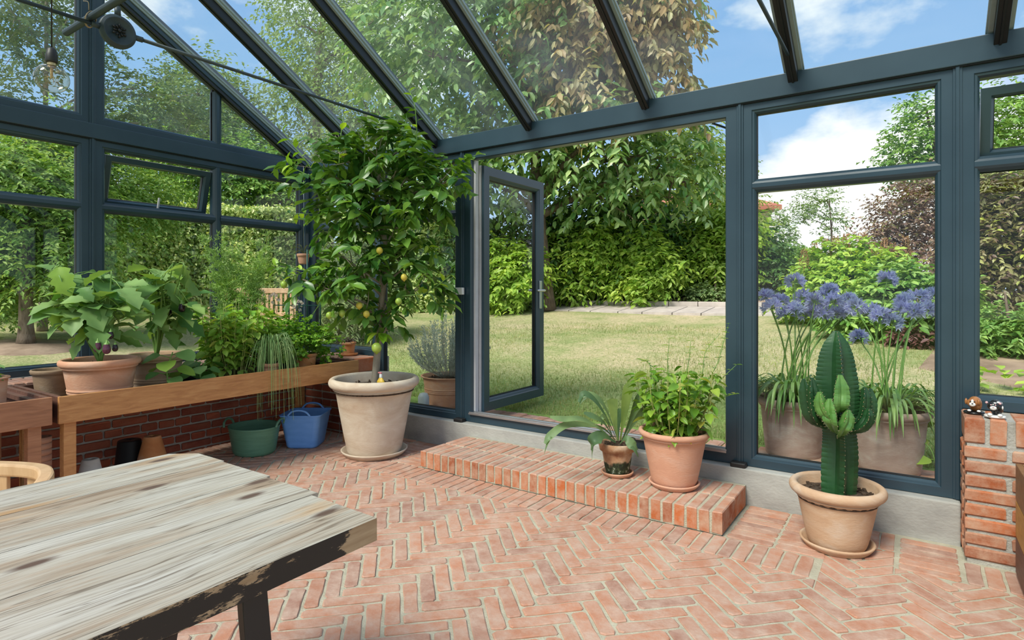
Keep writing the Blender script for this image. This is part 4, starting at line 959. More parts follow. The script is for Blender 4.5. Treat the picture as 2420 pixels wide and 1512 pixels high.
for s in SH:
    k = 11
    for q in range(k):
        i = int((q+1)/k*(len(s)-1)); t_ = norm(s[i]-s[max(0, i-1)]); a = q*2.4; sd = norm(np.cross(t_, (math.cos(a), math.sin(a), .3))); sp1.append(s[i]); sp2.append(sd*.8+t_*.5-np.array([0, 0, .1])); sp3.append(np.array([0, 0, 1.])+.4*t_)
LEM = leafm('lemon_leaf', (.045, .15, .025), (.20, .38, .06), .3, .32, .6, 6.0)
LEMY = leafm('young_lemon_leaf', (.24, .48, .03), (.52, .72, .08), .4, .35, .5, 6.0)
LEMT = T_fine(5, .10, -.22, lambda u: .5*math.sin(PI*u**.85)**.8 if 0 < u < 1 else 0)
L = .118*rng.uniform(.65, 1.2, len(P)); split_leaves(lt, 'leaf', LEMT, LEM, P, D, Nn, L, L*.54, 190, Tfar=LF)
sp1 = np.array(sp1); L = .085*rng.uniform(.55, 1.2, len(sp1)); h = rng.random(len(sp1)) < .7
split_leaves(lt, 'leaf', LEMT, LEMY, sp1[h], np.array(sp2)[h], np.array(sp3)[h], L[h], L[h]*.48, 110)
split_leaves(lt, 'leaf', LEMT, LEM, sp1[~h], np.array(sp2)[~h], np.array(sp3)[~h], L[~h], L[~h]*.5, 0)
LFR = noisy('unripe_lemon', [(.3, (.22, .38, .04)), (.7, (.40, .50, .08))], 20, rough=.4, bump=.1); LYE = noisy('ripening_lemon', [(.3, (.50, .42, .05)), (.7, (.66, .52, .08))], 20, rough=.4)
def lemon(px, py, D, s, mat, root=lt, name='lemon', label=None):
    c = at(px, py, D); m_ = MB(); pr = [(0, -1.25), (.10, -1.18), (.22, -1.05)]+[(math.sin(a)*.92, -math.cos(a)) for a in np.linspace(.3, PI-.12, 12)]+[(0, 1.0)]
    lathe(m_, [(a*s, b*s) for a, b in pr], c, 16); o = m_.build(name, mat, root)
    if label: o['label'] = label
lemon(890, 822, 4.36, .040, LFR)
for px, py, m_ in ((778, 745, LFR), (808, 740, LFR), (849, 722, LYE), (866, 742, LYE), (897, 592, LYE), (955, 655, LYE), (671, 672, LFR), (942, 712, LFR)): lemon(px, py, 4.3, .026, m_, label='yellowing lemon' if m_ is LYE else None)
P = [at(893, 790, 4.45)]*5; leaf_parts(lt, 'leaf', LEMT, LEMY, np.array([at(890+q*3, 785+q, 4.43) for q in range(5)]), [np.array([math.cos(a), math.sin(a)*.6, -.3]) for a in (3.6, 4.6, -.4, .5, 5.4)], [(0, 0, 1.)]*5, .12, .065)
# yellow bottle standing on its soil
yb = at(900, 893, 4.48); yb[2] = .528
t = thing('yellow_bottle', 'small yellow plastic bottle with a pink spray cap standing in the lemon pot', 'bottle', tuple(yb))
YEL = plain('yellow_plastic', (.72, .47, .05), .45); PINK = plain('pink_plastic', (.75, .25, .27), .4)
mb = MB(); lathe(mb, [(0, 0), (.030, 0), (.034, .006), (.033, .035), (.036, .042), (.032, .05), (.020, .066), (.013, .075)], yb, 20, sx=1.05, sy=.6)
for k in range(3): obox(mb, yb+np.array([0, -.0205, .012+k*.010]), (1, 0, 0), (0, 1, 0), (0, 0, 1), .02, .0015, .0025)
mb.build('bottle', YEL, t)
mb = MB(); lathe(mb, [(.012, .075), (.011, .10), (.008, .104)], yb, 14); mb.build('neck', WHITEPL, t)
mb = MB(); lathe(mb, [(.0, .103), (.009, .103), (.010, .112), (.006, .116), (0, .116)], yb, 12); obox(mb, yb+np.array([-.012, 0, .112]), (1, 0, 0), (0, 1, 0), (0, 0, 1), .014, .005, .004); mb.build('spray_cap', PINK, t)

# ---- staghorn fern on the step
fc = (-1.52, 3.393, .134)
saucer((-1.52, 3.393, .121), .102, TERRA, 'small rosy clay saucer under the mossy fern pot', .022)
ft = thing('potted_staghorn_fern', 'staghorn fern with forked grey-green fronds in a stained mossy pot on the step', 'plant', fc)
def mossy():
    m, nt = M('mossy_terracotta'); c1, _, _ = noisecol(nt, [(.35, (.26, .10, .045)), (.5, (.42, .24, .13)), (.65, (.56, .42, .30))], 9, detail=9)
    c2, _, _ = noisecol(nt, [(.45, (.015, .02, .008)), (.58, (.05, .07, .025)), (.66, (.42, .45, .36))], 30, detail=8)
    g = N(nt, 'ShaderNodeNewGeometry'); s = N(nt, 'ShaderNodeSeparateXYZ'); nt.links.new(g.outputs['Position'], s.inputs[0])
    n = N(nt, 'ShaderNodeTexNoise', i_Scale=16.0, i_Detail=4.0); nt.links.new(g.outputs['Position'], n.inputs['Vector'])
    a = N(nt, 'ShaderNodeMath', operation='MULTIPLY_ADD'); nt.links.new(n.outputs['Fac'], a.inputs[0]); a.inputs[1].default_value = -.16; nt.links.new(s.outputs['Z'], a.inputs[2])
    mr = N(nt, 'ShaderNodeMapRange'); mr.inputs[1].default_value = .125; mr.inputs[2].default_value = .145; nt.links.new(a.outputs[0], mr.inputs[0])
    c = mixc(nt, mr.outputs[0], c2, c1); p = N(nt, 'ShaderNodeBsdfPrincipled'); p.inputs['Roughness'].default_value = .85; nt.links.new(c, p.inputs['Base Color']); nt.links.new(bumpn(nt, n.outputs['Fac'], .4), p.inputs['Normal']); out(nt, p.outputs[0]); return m
pot(ft, fc, .118, .072, .19, mossy(), soil=.02, rim=.03, rimh=.052, wall=.012, style='band')
FERN = leafm('staghorn_frond', (.09, .17, .08), (.19, .29, .13), .25, .5, .4, 10); FERNL = leafm('young_staghorn_frond', (.22, .32, .09), (.30, .40, .14), .4, .5, .4, 10)
def ribbon(mb, pts, wd, m=0, v=.15, up=(0, 0, 1), side=None):
    P = np.asarray(pts, float); k = len(P); Tt = norm(np.gradient(P, axis=0)); wd = np.asarray(wd, float)
    S = norm(np.cross(Tt, np.asarray(up, float)+0*Tt)) if side is None else norm(np.asarray(side)-Tt*(Tt@np.asarray(side))[:, None]); Nn = np.cross(S, Tt)
    V = []
    for t_ in (-1, -.5, 0, .5, 1): V.append(P+S*(wd*t_)[:, None]+Nn*(abs(t_)*v*wd)[:, None])
    V = np.stack(V, 1).reshape(-1, 3); i = np.arange(k-1)[:, None]*5; j = np.arange(4)[None, :]
    mb.add(V, np.stack([i+j, i+5+j, i+6+j, i+1+j], -1).reshape(-1, 4), m, True); return mb
vd = np.array([-sy_, cy_, 0]); rt = np.array([cy_, sy_, 0])
HVs = norm(np.array([.1, 0, .85])+.55*vd)
def frond(pp, w_, fork=0, mat=FERN, side=None):
    c = curve([at(*p) for p in pp], 7); k = len(c); u = np.linspace(0, 1, k); wd = w_*(.12+.88*np.sin(np.clip(u*1.25, 0, 1)*PI/2)**1.6)*(1-.55*np.clip((u-.8)/.2, 0, 1))
    mb = MB(); ribbon(mb, c, wd, side=side)
    for s in ((-1, 1) if fork else ()):
        b = c[int(k*.78)]; t_ = norm(c[-1]-c[-4]); sd = norm(np.cross(t_, (0, 0, 1.))) if side is None else norm(np.array(side)); l = fork
        q = curve([b, b+t_*l*.6+sd*s*l*.35, b+t_*l*1.15+sd*s*l*.5-np.array([0, 0, l*.25])], 5); ribbon(mb, q, w_*.62*np.linspace(1, .08, len(q)), side=side)
    mb.build('frond', mat, ft)
frond([(1455, 1040, 3.66), (1425, 1012, 3.6), (1380, 1003, 3.55), (1335, 1005, 3.5), (1300, 1030, 3.47), (1288, 1048, 3.46)], .024, .06, side=HVs)
frond([(1455, 1045, 3.64), (1420, 1015, 3.55), (1375, 990, 3.5), (1330, 990, 3.48), (1300, 985, 3.48)], .018, side=HVs)
frond([(1458, 1040, 3.66), (1432, 985, 3.65), (1405, 945, 3.64), (1380, 930, 3.64), (1368, 950, 3.63)], .020, .05, side=HVs)
frond([(1460, 1040, 3.68), (1440, 985, 3.7), (1420, 948, 3.7), (1395, 932, 3.7), (1375, 938, 3.7)], .020, .05, side=HVs)
frond([(1456, 1045, 3.63), (1428, 1000, 3.58), (1405, 985, 3.55), (1380, 975, 3.55)], .018, side=HVs)
frond([(1460, 1040, 3.66), (1452, 990, 3.66), (1447, 950, 3.66), (1446, 942, 3.66)], .034, 0, FERNL, rt)
frond([(1466, 1040, 3.68), (1474, 985, 3.68), (1482, 930, 3.68), (1492, 902, 3.7)], .034, .05, FERNL, rt)
frond([(1470, 1040, 3.7), (1492, 990, 3.72), (1508, 950, 3.72), (1522, 925, 3.74)], .030, .05, FERN, rt)
frond([(1472, 1042, 3.66), (1497, 1000, 3.64), (1515, 975, 3.62), (1528, 958, 3.6)], .022, .04, FERN, rt)
frond([(1462, 1042, 3.7), (1460, 1000, 3.74), (1464, 965, 3.76)], .022, .04, FERN, rt)
frond([(1455, 1045, 3.6), (1425, 1028, 3.55), (1405, 1040, 3.52), (1400, 1065, 3.51)], .046, .05, side=HVs)
frond([(1465, 1048, 3.6), (1478, 1035, 3.54), (1492, 1048, 3.51), (1502, 1060, 3.5)], .032, .04, side=HVs)
frond([(1452, 1045, 3.66), (1436, 1000, 3.62), (1425, 985, 3.6), (1422, 1005, 3.58)], .02, side=HVs)
frond([(1466, 1046, 3.7), (1487, 1032, 3.75), (1500, 1038, 3.78)], .020)

# ---- generic leafy stems plant
def stems_plant(root, c, H, spread, ns, per, leaf, mat, stemm, T=LF, top=.3, wr=.55, r0=.004, cap=250, droop=.25, name='leaf', base_r=.05, low=.15, bl=0):
    mb = MB(); P, D, Nn = [], [], []
    for _ in range(ns):
        a = rng.uniform(0, 2*PI); q = rng.uniform(0, 1)**.5; b = np.array(c)+np.array([math.cos(a)*base_r*q, math.sin(a)*base_r*q, 0]); h = H*rng.uniform(.65, 1.0)
        e_ = np.array(c)+np.array([math.cos(a)*spread*q, math.sin(a)*spread*q, h]); cv = curve([b, (b+e_)/2+np.array([math.cos(a), math.sin(a), 0])*spread*.12*q, e_], 6); tube(mb, cv, np.linspace(r0, r0*.4, len(cv)), 5)
        for k in range(per):
            u = low+(1-low)*(k+rng.random())/per; i = min(int(u*(len(cv)-1)), len(cv)-1); an = k*2.4+a+rng.normal()*.4
            d = np.array([math.cos(an), math.sin(an), .15-droop+rng.normal()*.25]); pet = leaf*.35; P.append(cv[i]+d*pet*.5); D.append(d); Nn.append(np.array([0, 0, 1.])+rng.normal(size=3)*.3)
    mb.build('stem', stemm, root)
    L = leaf*rng.uniform(.6, 1.25, len(P)); split_leaves(root, name, T, mat, P, D, Nn, L, L*wr, cap)
BASIL = leafm('basil_leaf', (.13, .30, .03), (.34, .52, .08), .35, .4, .5, 10, hue=(.55, .55, .12))
BASILT = T_fine(5, .14, -.2); BASIL2 = leafm('bright_basil_leaf', (.20, .42, .05), (.48, .66, .14), .35, .4, .5, 10, hue=(.62, .62, .16))
# ---- basil on the step
bc = (-1.157, 3.387, .138)
saucer((-1.157, 3.387, .121), .148, TERRA_PINK, 'round rosy clay saucer under the plain basil pot', .028)
t = thing('potted_basil', 'large bushy basil in a smooth rosy terracotta pot on the step', 'plant', bc)
pot(t, bc, .205, .125, .315, TERRA_PINK, soil=.04, rim=.03, rimh=.04, wall=.02)
stems_plant(t, (bc[0], bc[1], .41), .45, .25, 30, 20, .072, BASIL, STEMY, BASILT, base_r=.12, low=.05, droop=.35, cap=290, wr=.58)
mb = MB(); sp1, sp2, sp3 = [], [], []
for pp in ([(1640, 950), (1660, 880), (1668, 830), (1700, 790)], [(1640, 940), (1690, 870), (1712, 800), (1722, 765)], [(1640, 960), (1700, 900), (1740, 862)], [(1580, 900), (1578, 850), (1582, 800)], [(1620, 900), (1628, 850), (1632, 806)], [(1540, 900), (1535, 860), (1515, 850)], [(1650, 980), (1710, 940), (1738, 930)]):
    s = curve([at(x, y, 3.42) for x, y in pp], 6); tube(mb, s, np.linspace(.003, .0012, len(s)), 5)
    for i in range(2, len(s), 2):
        for q in (0, 1): a = i*1.3+q*PI; sp1.append(s[i]); sp2.append((math.cos(a), math.sin(a), .2)); sp3.append((0, 0, 1.))
mb.build('flower_stalk', STEMG, t); n = len(sp1); leaf_parts(t, 'leaf', LF, BASIL, sp1, sp2, sp3, rng.uniform(.018, .045, n), .018)

# ---- cactus
cc = (-.309, 3.31, .012)
saucer((-.309, 3.31, 0), .168, TERRA_TAN, 'grey-tan clay saucer under the cactus pot', .034)
t = thing('potted_cactus', 'tall ribbed green cactus with side arms in a tan terracotta pot by the window', 'plant', cc)
pot(t, cc, .215, .128, .300, TERRA_TAN, soil=.05, rim=.045, rimh=.06, wall=.028, n=56)
CACT = noisy('cactus_skin', [(.3, (.010, .045, .014)), (.6, (.018, .075, .022)), (.85, (.05, .14, .04))], 9, (1, 1, 1), .4, spec=.5); CACTL = noisy('young_cactus_skin', [(.3, (.05, .16, .03)), (.7, (.13, .27, .06))], 16, rough=.4)
SPINE = plain('pale_spines', (.45, .36, .20), .7)
def ribbed(name, path, R, ribs, mat, rot=0, valley=.42, teeth=26, par=t):
    Pp = curve(path, 10); k = len(Pp); u = np.linspace(0, 1, k); Rr = np.interp(u, np.linspace(0, 1, len(R)), R)
    fine = np.linspace(0, 1, teeth*3); Pp = np.stack([np.interp(fine, u, Pp[:, i]) for i in range(3)], 1); Rr = np.interp(fine, u, Rr); k = len(fine)
    T_ = norm(np.gradient(Pp, axis=0)); uu = np.cross(T_[0], (0, 1., 0)); uu /= np.linalg.norm(uu); n = ribs*6; V = []
    a = np.linspace(0, 2*PI, n, endpoint=False)
    for i in range(k):
        uu = uu-T_[i]*np.dot(uu, T_[i]); uu /= np.linalg.norm(uu); w_ = np.cross(T_[i], uu)
        ph = (a*ribs/(2*PI)) % 1; cr = np.abs(2*ph-1)**1.6; sc = .10*(abs(((i/3.)) % 1-.5)*2)
        rr = Rr[i]*(valley+(1-valley)*cr*(1-sc*cr)); aa = a+rot
        V.append(Pp[i]+rr[:, None]*(np.cos(aa)[:, None]*uu+np.sin(aa)[:, None]*w_))
    V = np.concatenate(V); i = np.arange(k-1)[:, None]*n; j = np.arange(n)[None, :]; j2 = (j+1) % n
    m_ = MB(); m_.add(V, [np.stack([i+j, i+j2, i+n+j2, i+n+j], -1).reshape(-1, 4), np.arange(n)+(k-1)*n], 0, False); o = m_.build(name, mat, par)
    s = MB()
    for q in range(ribs):
        col = q*6
        for i_ in range(1, k-1, 3):
            v = V[i_*n+col]; s_ = norm(v-Pp[i_]); 
            for sg in (-1, 1): e_ = v+(s_*.006+T_[i_]*sg*.004); sd = np.cross(s_, T_[i_])*.0014; s.add([v-sd, v+sd, e_], [[0, 1, 2]])
    s.build('spines', SPINE, o); return o
c0 = np.array([-.300, 3.30, .25]); D0 = 2.91
ribbed('main_stem', [c0, at(1985, 1060, D0), at(1982, 1000, D0), at(1978, 930, D0), at(1976, 850, D0), at(1976, 782, D0)], [.080, .086, .086, .082, .078, .085, .100, .105, .102, .092, .080, .058, .014], 4, CACT, rot=.35, teeth=40)
AR = [((1955, 1010), (1920, 985), (1908, 940), (1900, 895), .036, CACT, 2.86), ((1958, 1000), (1930, 985), (1921, 940), (1918, 892), .034, CACT, 2.80), ((1965, 1010), (1955, 985), (1942, 960), (1937, 926), .034, CACTL, 2.74), ((1980, 980), (1982, 960), (1984, 930), (1984, 886), .042, CACTL, 2.76), ((1975, 1020), (1968, 1000), (1964, 975), (1962, 942), .038, CACTL, 2.72), ((1985, 1030), (1990, 1015), (2000, 995), (2004, 968), .036, CACTL, 2.74), ((1995, 1020), (1996, 990), (1990, 970), (1985, 950), .032, CACT, 2.80), ((2010, 1010), (2035, 985), (2042, 950), (2044, 915), .034, CACT, 2.88), ((2010, 1015), (2045, 1000), (2056, 960), (2056, 918), .032, CACT, 2.93), ((2005, 1020), (2035, 1010), (2050, 990), (2053, 965), .034, CACT, 2.84)]
for k, (a, b, c_, d, r, m_, D) in enumerate(AR): ribbed('arm', [at(*a, 2.88), at(*b, D), at(*c_, D), at(*d, D)], [r*.45, r*.8, r*1.05, r*1.1, r*.95, r*.3], 3, m_, rot=k*1.1, teeth=11, valley=.35)

# ---- agapanthus outside
AGL = leafm('strap_leaf', (.10, .22, .05), (.30, .44, .16), .3, .4, .5, 8); AGF = leafm('blue_petal', (.54, .54, .92), (.76, .79, .99), .4, .5, .3, 8, hue=(.34, .28, .74), tt=(1, 1, 1.1))
def agapanthus(c, label, heads, H=.38, R=.225, r=.165):
    t = thing('potted_agapanthus', label, 'plant', c, 'tall pots of blue flowers outside the window')
    pot(t, c, R, r, H, TERRA_GREYRED, soil=.04, rim=.04, rimh=.055, wall=.025)
    mb = MB(); top = np.array([c[0], c[1], c[2]+H-.03]); n = 170
    for _ in range(n):
        a = rng.uniform(0, 2*PI); l = rng.uniform(.16, .34); b = top+np.array([math.cos(a), math.sin(a), 0])*rng.uniform(0, .1); d = np.array([math.cos(a), math.sin(a), 0]); h = rng.uniform(.04, .16)
        cv = curve([b, b+d*l*.45+np.array([0, 0, h]), b+d*l*.8+np.array([0, 0, h*.8]), b+d*l+np.array([0, 0, h*.8-rng.uniform(.04, .16)])], 4); ribbon(mb, cv, .009*np.array([.6]+[1]*(len(cv)-5)+[.8, .6, .35, .05]), v=.3)
    mb.build('foliage', AGL, t, kind='stuff')
    for px, py, D in heads:
        hd = at(px, py, D); b = top+rng.normal(size=3)*np.array([.05, .05, 0]); m_ = MB(); s = curve([b, (b*.5+hd*.5)+np.array([0, 0, .05])+(b-hd)*np.array([.12, .12, 0]), hd], 7); tube(m_, s, np.linspace(.0055, .0035, len(s)), 6); m_.build('stem', STEMG, t)
        k = 34; u = rdir(k, .5); u[:, 2] = np.where(u[:, 2] < -.35, -u[:, 2], u[:, 2]); l = rng.uniform(.035, .062, k); m_ = MB()
        for i in range(k): tube(m_, [hd, hd+u[i]*l[i]*.6], .0011, 3, 1, cap=False)
        e1 = norm(np.cross(u, (.3, .2, 1.))); e2 = np.cross(u, e1); P, D_, N_ = [], [], []
        bud = rng.random(k) < .22
        for q in range(5):
            a = q*2*PI/5; w_ = e1*math.cos(a)+e2*math.sin(a); P.append(hd+u*(l*.6)[:, None]); D_.append(u+w_*np.where(bud, .12, .62)[:, None]); N_.append(u-w_)
        m_2 = np.tile(rng.uniform(.038, .052, k), 5); scatter(m_, np.concatenate(P), np.concatenate(D_), np.concatenate(N_), m_2, .0115, RH, 0); m_.build('flower_head', [AGF, STEMG], t)
    return t
agapanthus((-.12, 4.22, .18), 'blue agapanthus in greyed terracotta pot outside the window, right of the cactus', [(2022, 728, 3.65), (2060, 740, 3.7), (2080, 750, 3.6), (2096, 665, 3.6), (2140, 715, 3.7), (2172, 705, 3.75), (2190, 735, 3.65), (2135, 735, 3.65), (2205, 700, 3.8), (2030, 800, 3.9), (2110, 765, 3.6), (2160, 740, 3.6)])
agapanthus((-.655, 4.27, .18), 'blue agapanthus in greyed terracotta pot outside the window, left of the cactus', [(1878, 668, 3.9), (1812, 705, 3.9), (1845, 715, 4.0), (1858, 745, 3.85), (1895, 705, 3.9), (1905, 745, 4.0), (1925, 715, 3.85), (1952, 700, 3.9), (1970, 715, 3.8), (1945, 745, 3.85), (1975, 745, 3.9), (1880, 735, 3.8), (2005, 715, 3.9), (1920, 740, 3.9), (1825, 730, 3.8), (1995, 745, 3.9), (1960, 690, 3.9)])
# ---- silver bush outside
hc = (-3.64, 4.26, .18); t = thing('potted_silver_bush', 'wispy silver-grey herb bush in a ringed terracotta pot outside the side window', 'plant', hc)
pot(t, hc, .26, .20, .29, TERRA, soil=.03, rim=.04, rimh=.04, wall=.02, style='flare', rings=(.14, .155, .17))
mb = MB(); P, D, L = [], [], []
for _ in range(110):
    a = rng.uniform(0, 2*PI); q = rng.random()**.6; b = np.array(hc)+np.array([0, 0, .27])+np.array([math.cos(a), math.sin(a), 0])*.08*q; e_ = b+np.array([math.cos(a)*.33*q, math.sin(a)*.33*q, rng.uniform(.25, .62)*(1.1-.35*q)]); cv = curve([b, (b+e_)/2+np.array([math.cos(a), math.sin(a), 0])*.05, e_], 6); tube(mb, cv, .0022, 4)
    for i in range(3, len(cv)):
        for k in range(7): P.append(cv[i]+rng.normal(size=3)*.006); D.append(rdir(1, .9)[0]+norm(e_-b)*.7)
mb.build('stem', plain('silver_stem', (.50, .50, .44), .8), t); n = len(P); mb = MB(); scatter(mb, P, D, rdir(n), rng.uniform(.02, .042, n), .005, RH); mb.build('foliage', leafm('silver_leaf', (.50, .54, .50), (.80, .84, .80), .3, .7, .2, 5, tt=(1, 1, 1)), t, kind='stuff')
q = at(1001, 930, 5.3); q[2] = .18; mb = MB(); lathe(mb, [(0, 0), (.05, 0), (.052, .01), (.05, .13), (.035, .16), (.02, .165), (0, .166)], q, 18); tag(mb.build('grey_canister', plain('pale_grey_shell', (.5, .54, .56), .4)), 'small pale grey domed canister beside the silver bush pot', 'container')  # closed grey canister standing beside the pot, no lamp in it

# ================================================================== PLANTER BENCHES along the gable wall
def tray(name, label, x0, x1, y0, y1, zt, fm, om, hb=.15):
    t = thing(name, label, 'planter', ((x0+x1)/2, (y0+y1)/2, 0)); z0 = zt-hb
    mb = MB(); box(mb, x1-.022, x1, y0, y1, z0, zt); mb.build('front_board', fm, t, bevel=.002)
    mb = MB(); box(mb, x0, x0+.022, y0, y1, z0, zt-.01); mb.build('back_board', om, t, bevel=.002)
    for ya in (y0, y1-.022): mb = MB(); box(mb, x0+.022, x1-.022, ya, ya+.022, z0, zt-.001); mb.build('end_board', om, t, bevel=.002)
    for ya in (y0+.022, y1-.057): mb = MB(); box(mb, x0+.03, x1-.03, ya, ya+.035, zt-.045, zt-.02); mb.build('batten', om, t)
    mb = MB(); box(mb, x0+.022, x1-.022, y0+.022, y1-.022, z0+.01, z0+.03); mb.build('tray_liner', LINER, t)
    for ya in (y0+.03, y1-.10):
        for xa in (x0+.03, x1-.085): mb = MB(); box(mb, xa, xa+.06, ya, ya+.06, 0, z0+.008); mb.build('leg', fm, t, bevel=.003)
    return t
tray('planter_bench', 'long orange-brown teak planter bench on legs filled with potted plants', -4.62, -3.86, 1.255, 3.36, .682, TEAK, TEAK_DK)
tray('planter_bench', 'shorter reddish-brown planter bench left of the long one', -4.62, -3.86, .30, 1.225, .685, TEAK_RED, TEAK_DK)
TZ = .563                                  # top of the liner
EGG = leafm('aubergine_leaf', (.11, .27, .07), (.30, .46, .17), .35, .5, .35, 5, hue=(.30, .48, .08)); SKIN = noisy('aubergine_skin', [(.3, (.05, .012, .03)), (.7, (.13, .03, .06))], 10, rough=.15); SKIND = plain('black_aubergine_skin', (.015, .006, .012), .15)
EGT = T_fine(9, .10, -.35, lambda u: [.03, .30, .50, .34, .54, .36, .44, .20, 0][min(8, int(round(u*8)))], .012)
def aubergine(name_label, c, R, r, H, mat, px0, px1, py0, py1, D, nl, fruits, ring=()):
    t = thing('potted_aubergine', name_label, 'plant', c); pot(t, c, R, r, H, mat, soil=.04, rim=.035, rimh=.05, wall=.02, rings=ring)
    top = np.array([c[0], c[1], c[2]+H-.04]); mb = MB(); P, Dd, NN, tips = [], [], [], []
    for _ in range(7):
        e_ = at(rng.uniform(px0*.7+px1*.3, px0*.3+px1*.7), rng.uniform(py0, py0+60), D+rng.uniform(-.2, .2)); cv = curve([top, (top+e_)/2+rdir(1)[0]*.03, e_], 7); tube(mb, cv, np.linspace(.009, .004, len(cv)), 6); tips.append(cv)
    for k in range(nl):
        tx, ty = rng.uniform(px0, px1), rng.uniform(py0, py1); cv = tips[k % 7]; b = cv[rng.integers(4, len(cv))]; e_ = at(tx, ty, D+rng.uniform(-.28, .28)); v = e_-b; l = np.linalg.norm(v)
        if l > .30: e_ = b+v/l*rng.uniform(.2, .30); v = e_-b
        hd = norm(v*np.array([1, 1, .3])+rng.normal(size=3)*.1); q = b+v*.45; tube(mb, [b, (b+q)/2+np.array([0, 0, .01]), q], .0028, 5); P.append(q); Dd.append(hd+np.array([0, 0, rng.uniform(-.45, .25)])); NN.append(np.array([0, 0, 1.])+rng.normal(size=3)*.25-.25*vd)
    mb.build('stem', STEMG, t); L = rng.uniform(.11, .205, len(P)); leaf_parts(t, 'leaf', EGT, EGG, P, Dd, NN, L, L*.66)
    for px, py, Df, s, m_ in fruits:
        q = at(px, py, Df); m2 = MB(); pr = [(0, -1.5), (.35, -1.45), (.68, -1.2), (.86, -.8), (.9, -.3), (.78, .3), (.6, .8), (.42, 1.15), (.2, 1.25), (0, 1.28)]; lathe(m2, [(a*s, b*s) for a, b in pr], q, 18); f = m2.build('aubergine_fruit', m_, t)
        m2 = MB(); lathe(m2, [(.62*s, .85*s), (.5*s, 1.15*s), (.2*s, 1.36*s), (.12*s, 1.9*s), (0, 1.95*s)], q, 7); m2.build('calyx', STEMG, f)
    return t
aubergine('aubergine plant with two purple fruits in a wide ringed terracotta bowl pot', (-4.15, 1.563, TZ), .215, .15, .285, TERRA, 25, 400, 620, 850, 3.6, 95, [(231, 818, 3.42, .024, SKIN), (252, 822, 3.40, .024, SKIN), (262, 790, 3.5, .018, SKIND), (272, 820, 3.5, .018, SKIND)], ring=(.085, .10))
aubergine('aubergine plant in a grey-brown terracotta pot, second pot on the long bench', (-4.35, 1.98, TZ), .185, .13, .27, TERRA_TAN, 290, 500, 600, 800, 4.0, 75, [(430, 725, 3.9, .024, SKIND), (368, 742, 3.9, .024, SKIND), (352, 705, 3.9, .014, SKIND), (402, 738, 4.0, .018, SKIND)], ring=(.08, .095))
t = thing('flower_pot', 'slim olive-brown pot tucked behind the wide aubergine pot', 'pot', (-4.47, 1.42, TZ)); pot(t, (-4.47, 1.42, TZ), .115, .08, .21, TERRA_BROWN, soil=.05, style='band', rim=.02, rimh=.03, wall=.012, rings=(.05,))
t = thing('potted_seedling', 'small leafy seedling in a terracotta pot on the left planter bench', 'plant', (-4.12, 1.03, TZ)); pot(t, (-4.12, 1.03, TZ), .085, .06, .235, TERRA, style='flare', rim=.02, rimh=.03, wall=.01)
stems_plant(t, (-4.12, 1.03, TZ+.2), .14, .07, 5, 5, .09, EGG, STEMG, LF, base_r=.02, cap=60)
def seedling(label, c, H, n=7):
    t = thing('potted_squash', label, 'plant', c, 'squash seedlings in black pots'); m_ = MB(); lathe(m_, potprof(.075, .055, .09, style='band', rim=.008, rimh=.015, wall=.004), c, 20); m_.build('pot', BLACKPL, t); m_ = MB(); lathe(m_, [(0, .078), (.066, .075)], c, 16); m_.build('soil', SOIL, t)
    top = np.array(c)+np.array([0, 0, .08]); e_ = top+np.array([.02, .02, H]); mb = MB(); cv = curve([top, top+np.array([-.01, 0, H*.5]), e_], 6); tube(mb, cv, np.linspace(.006, .004, len(cv)), 6); P, D_, N_ = [], [], []
    for k in range(n):
        b = cv[min(len(cv)-1, 2+int(k*(len(cv)-2)/n))]; a = k*2.4; q = b+np.array([math.cos(a)*.06, math.sin(a)*.06, .02]); tube(mb, [b, q], .003, 5); P.append(q); D_.append((math.cos(a), math.sin(a), -.25)); N_.append((.3*math.sin(YAW), -.3, 1.))
    mb.build('stem', STEMG, t); L = rng.uniform(.075, .12, n); leaf_parts(t, 'leaf', T_fine(7, .06, -.25, lambda u: [.1, .46, .52, .50, .46, .3, 0][min(6, int(round(u*6)))], .01), EGG, P, D_, N_, L, L*.95)
seedling('taller squash seedling in black pot in front of the second aubergine', (-4.02, 1.90, TZ), .22, 9); seedling('lower squash seedling in black pot left of the basil', (-4.05, 2.13, TZ), .13, 8); seedling('squash seedling with small leaves in black pot at back, beside the basil tray', (-4.3, 2.20, TZ), .12, 7)
# basil tray, dill, chives, parsley
c = (-4.22, 2.47, TZ); t = thing('potted_basil', 'dense mass of basil growing in a black tray on the long bench', 'plant', c)
m_ = MB(); lathe(m_, [(0, 0), (.14, 0), (.17, .075), (.172, .08), (.165, .08), (.15, .06), (0, .058)], c, 28); m_.build('tray', BLACKPL, t)
m_ = MB(); lathe(m_, [(0, .064), (.155, .062)], c, 20); m_.build('soil', SOIL, t)
stems_plant(t, (c[0], c[1], c[2]+.06), .60, .27, 60, 20, .072, BASIL2, STEMY, BASILT, base_r=.13, low=.22, droop=.3, cap=230, wr=.6, r0=.003)
c = (-4.5, 2.66, TZ); t = thing('potted_dill', 'tall feathery dill rising behind the basil against the window', 'plant', c); m_ = MB(); lathe(m_, potprof(.1, .08, .12, style='band', rim=.01, rimh=.02, wall=.006), c, 20); m_.build('pot', BLACKPL, t)
mb = MB(); P, D, NN = [], [], []
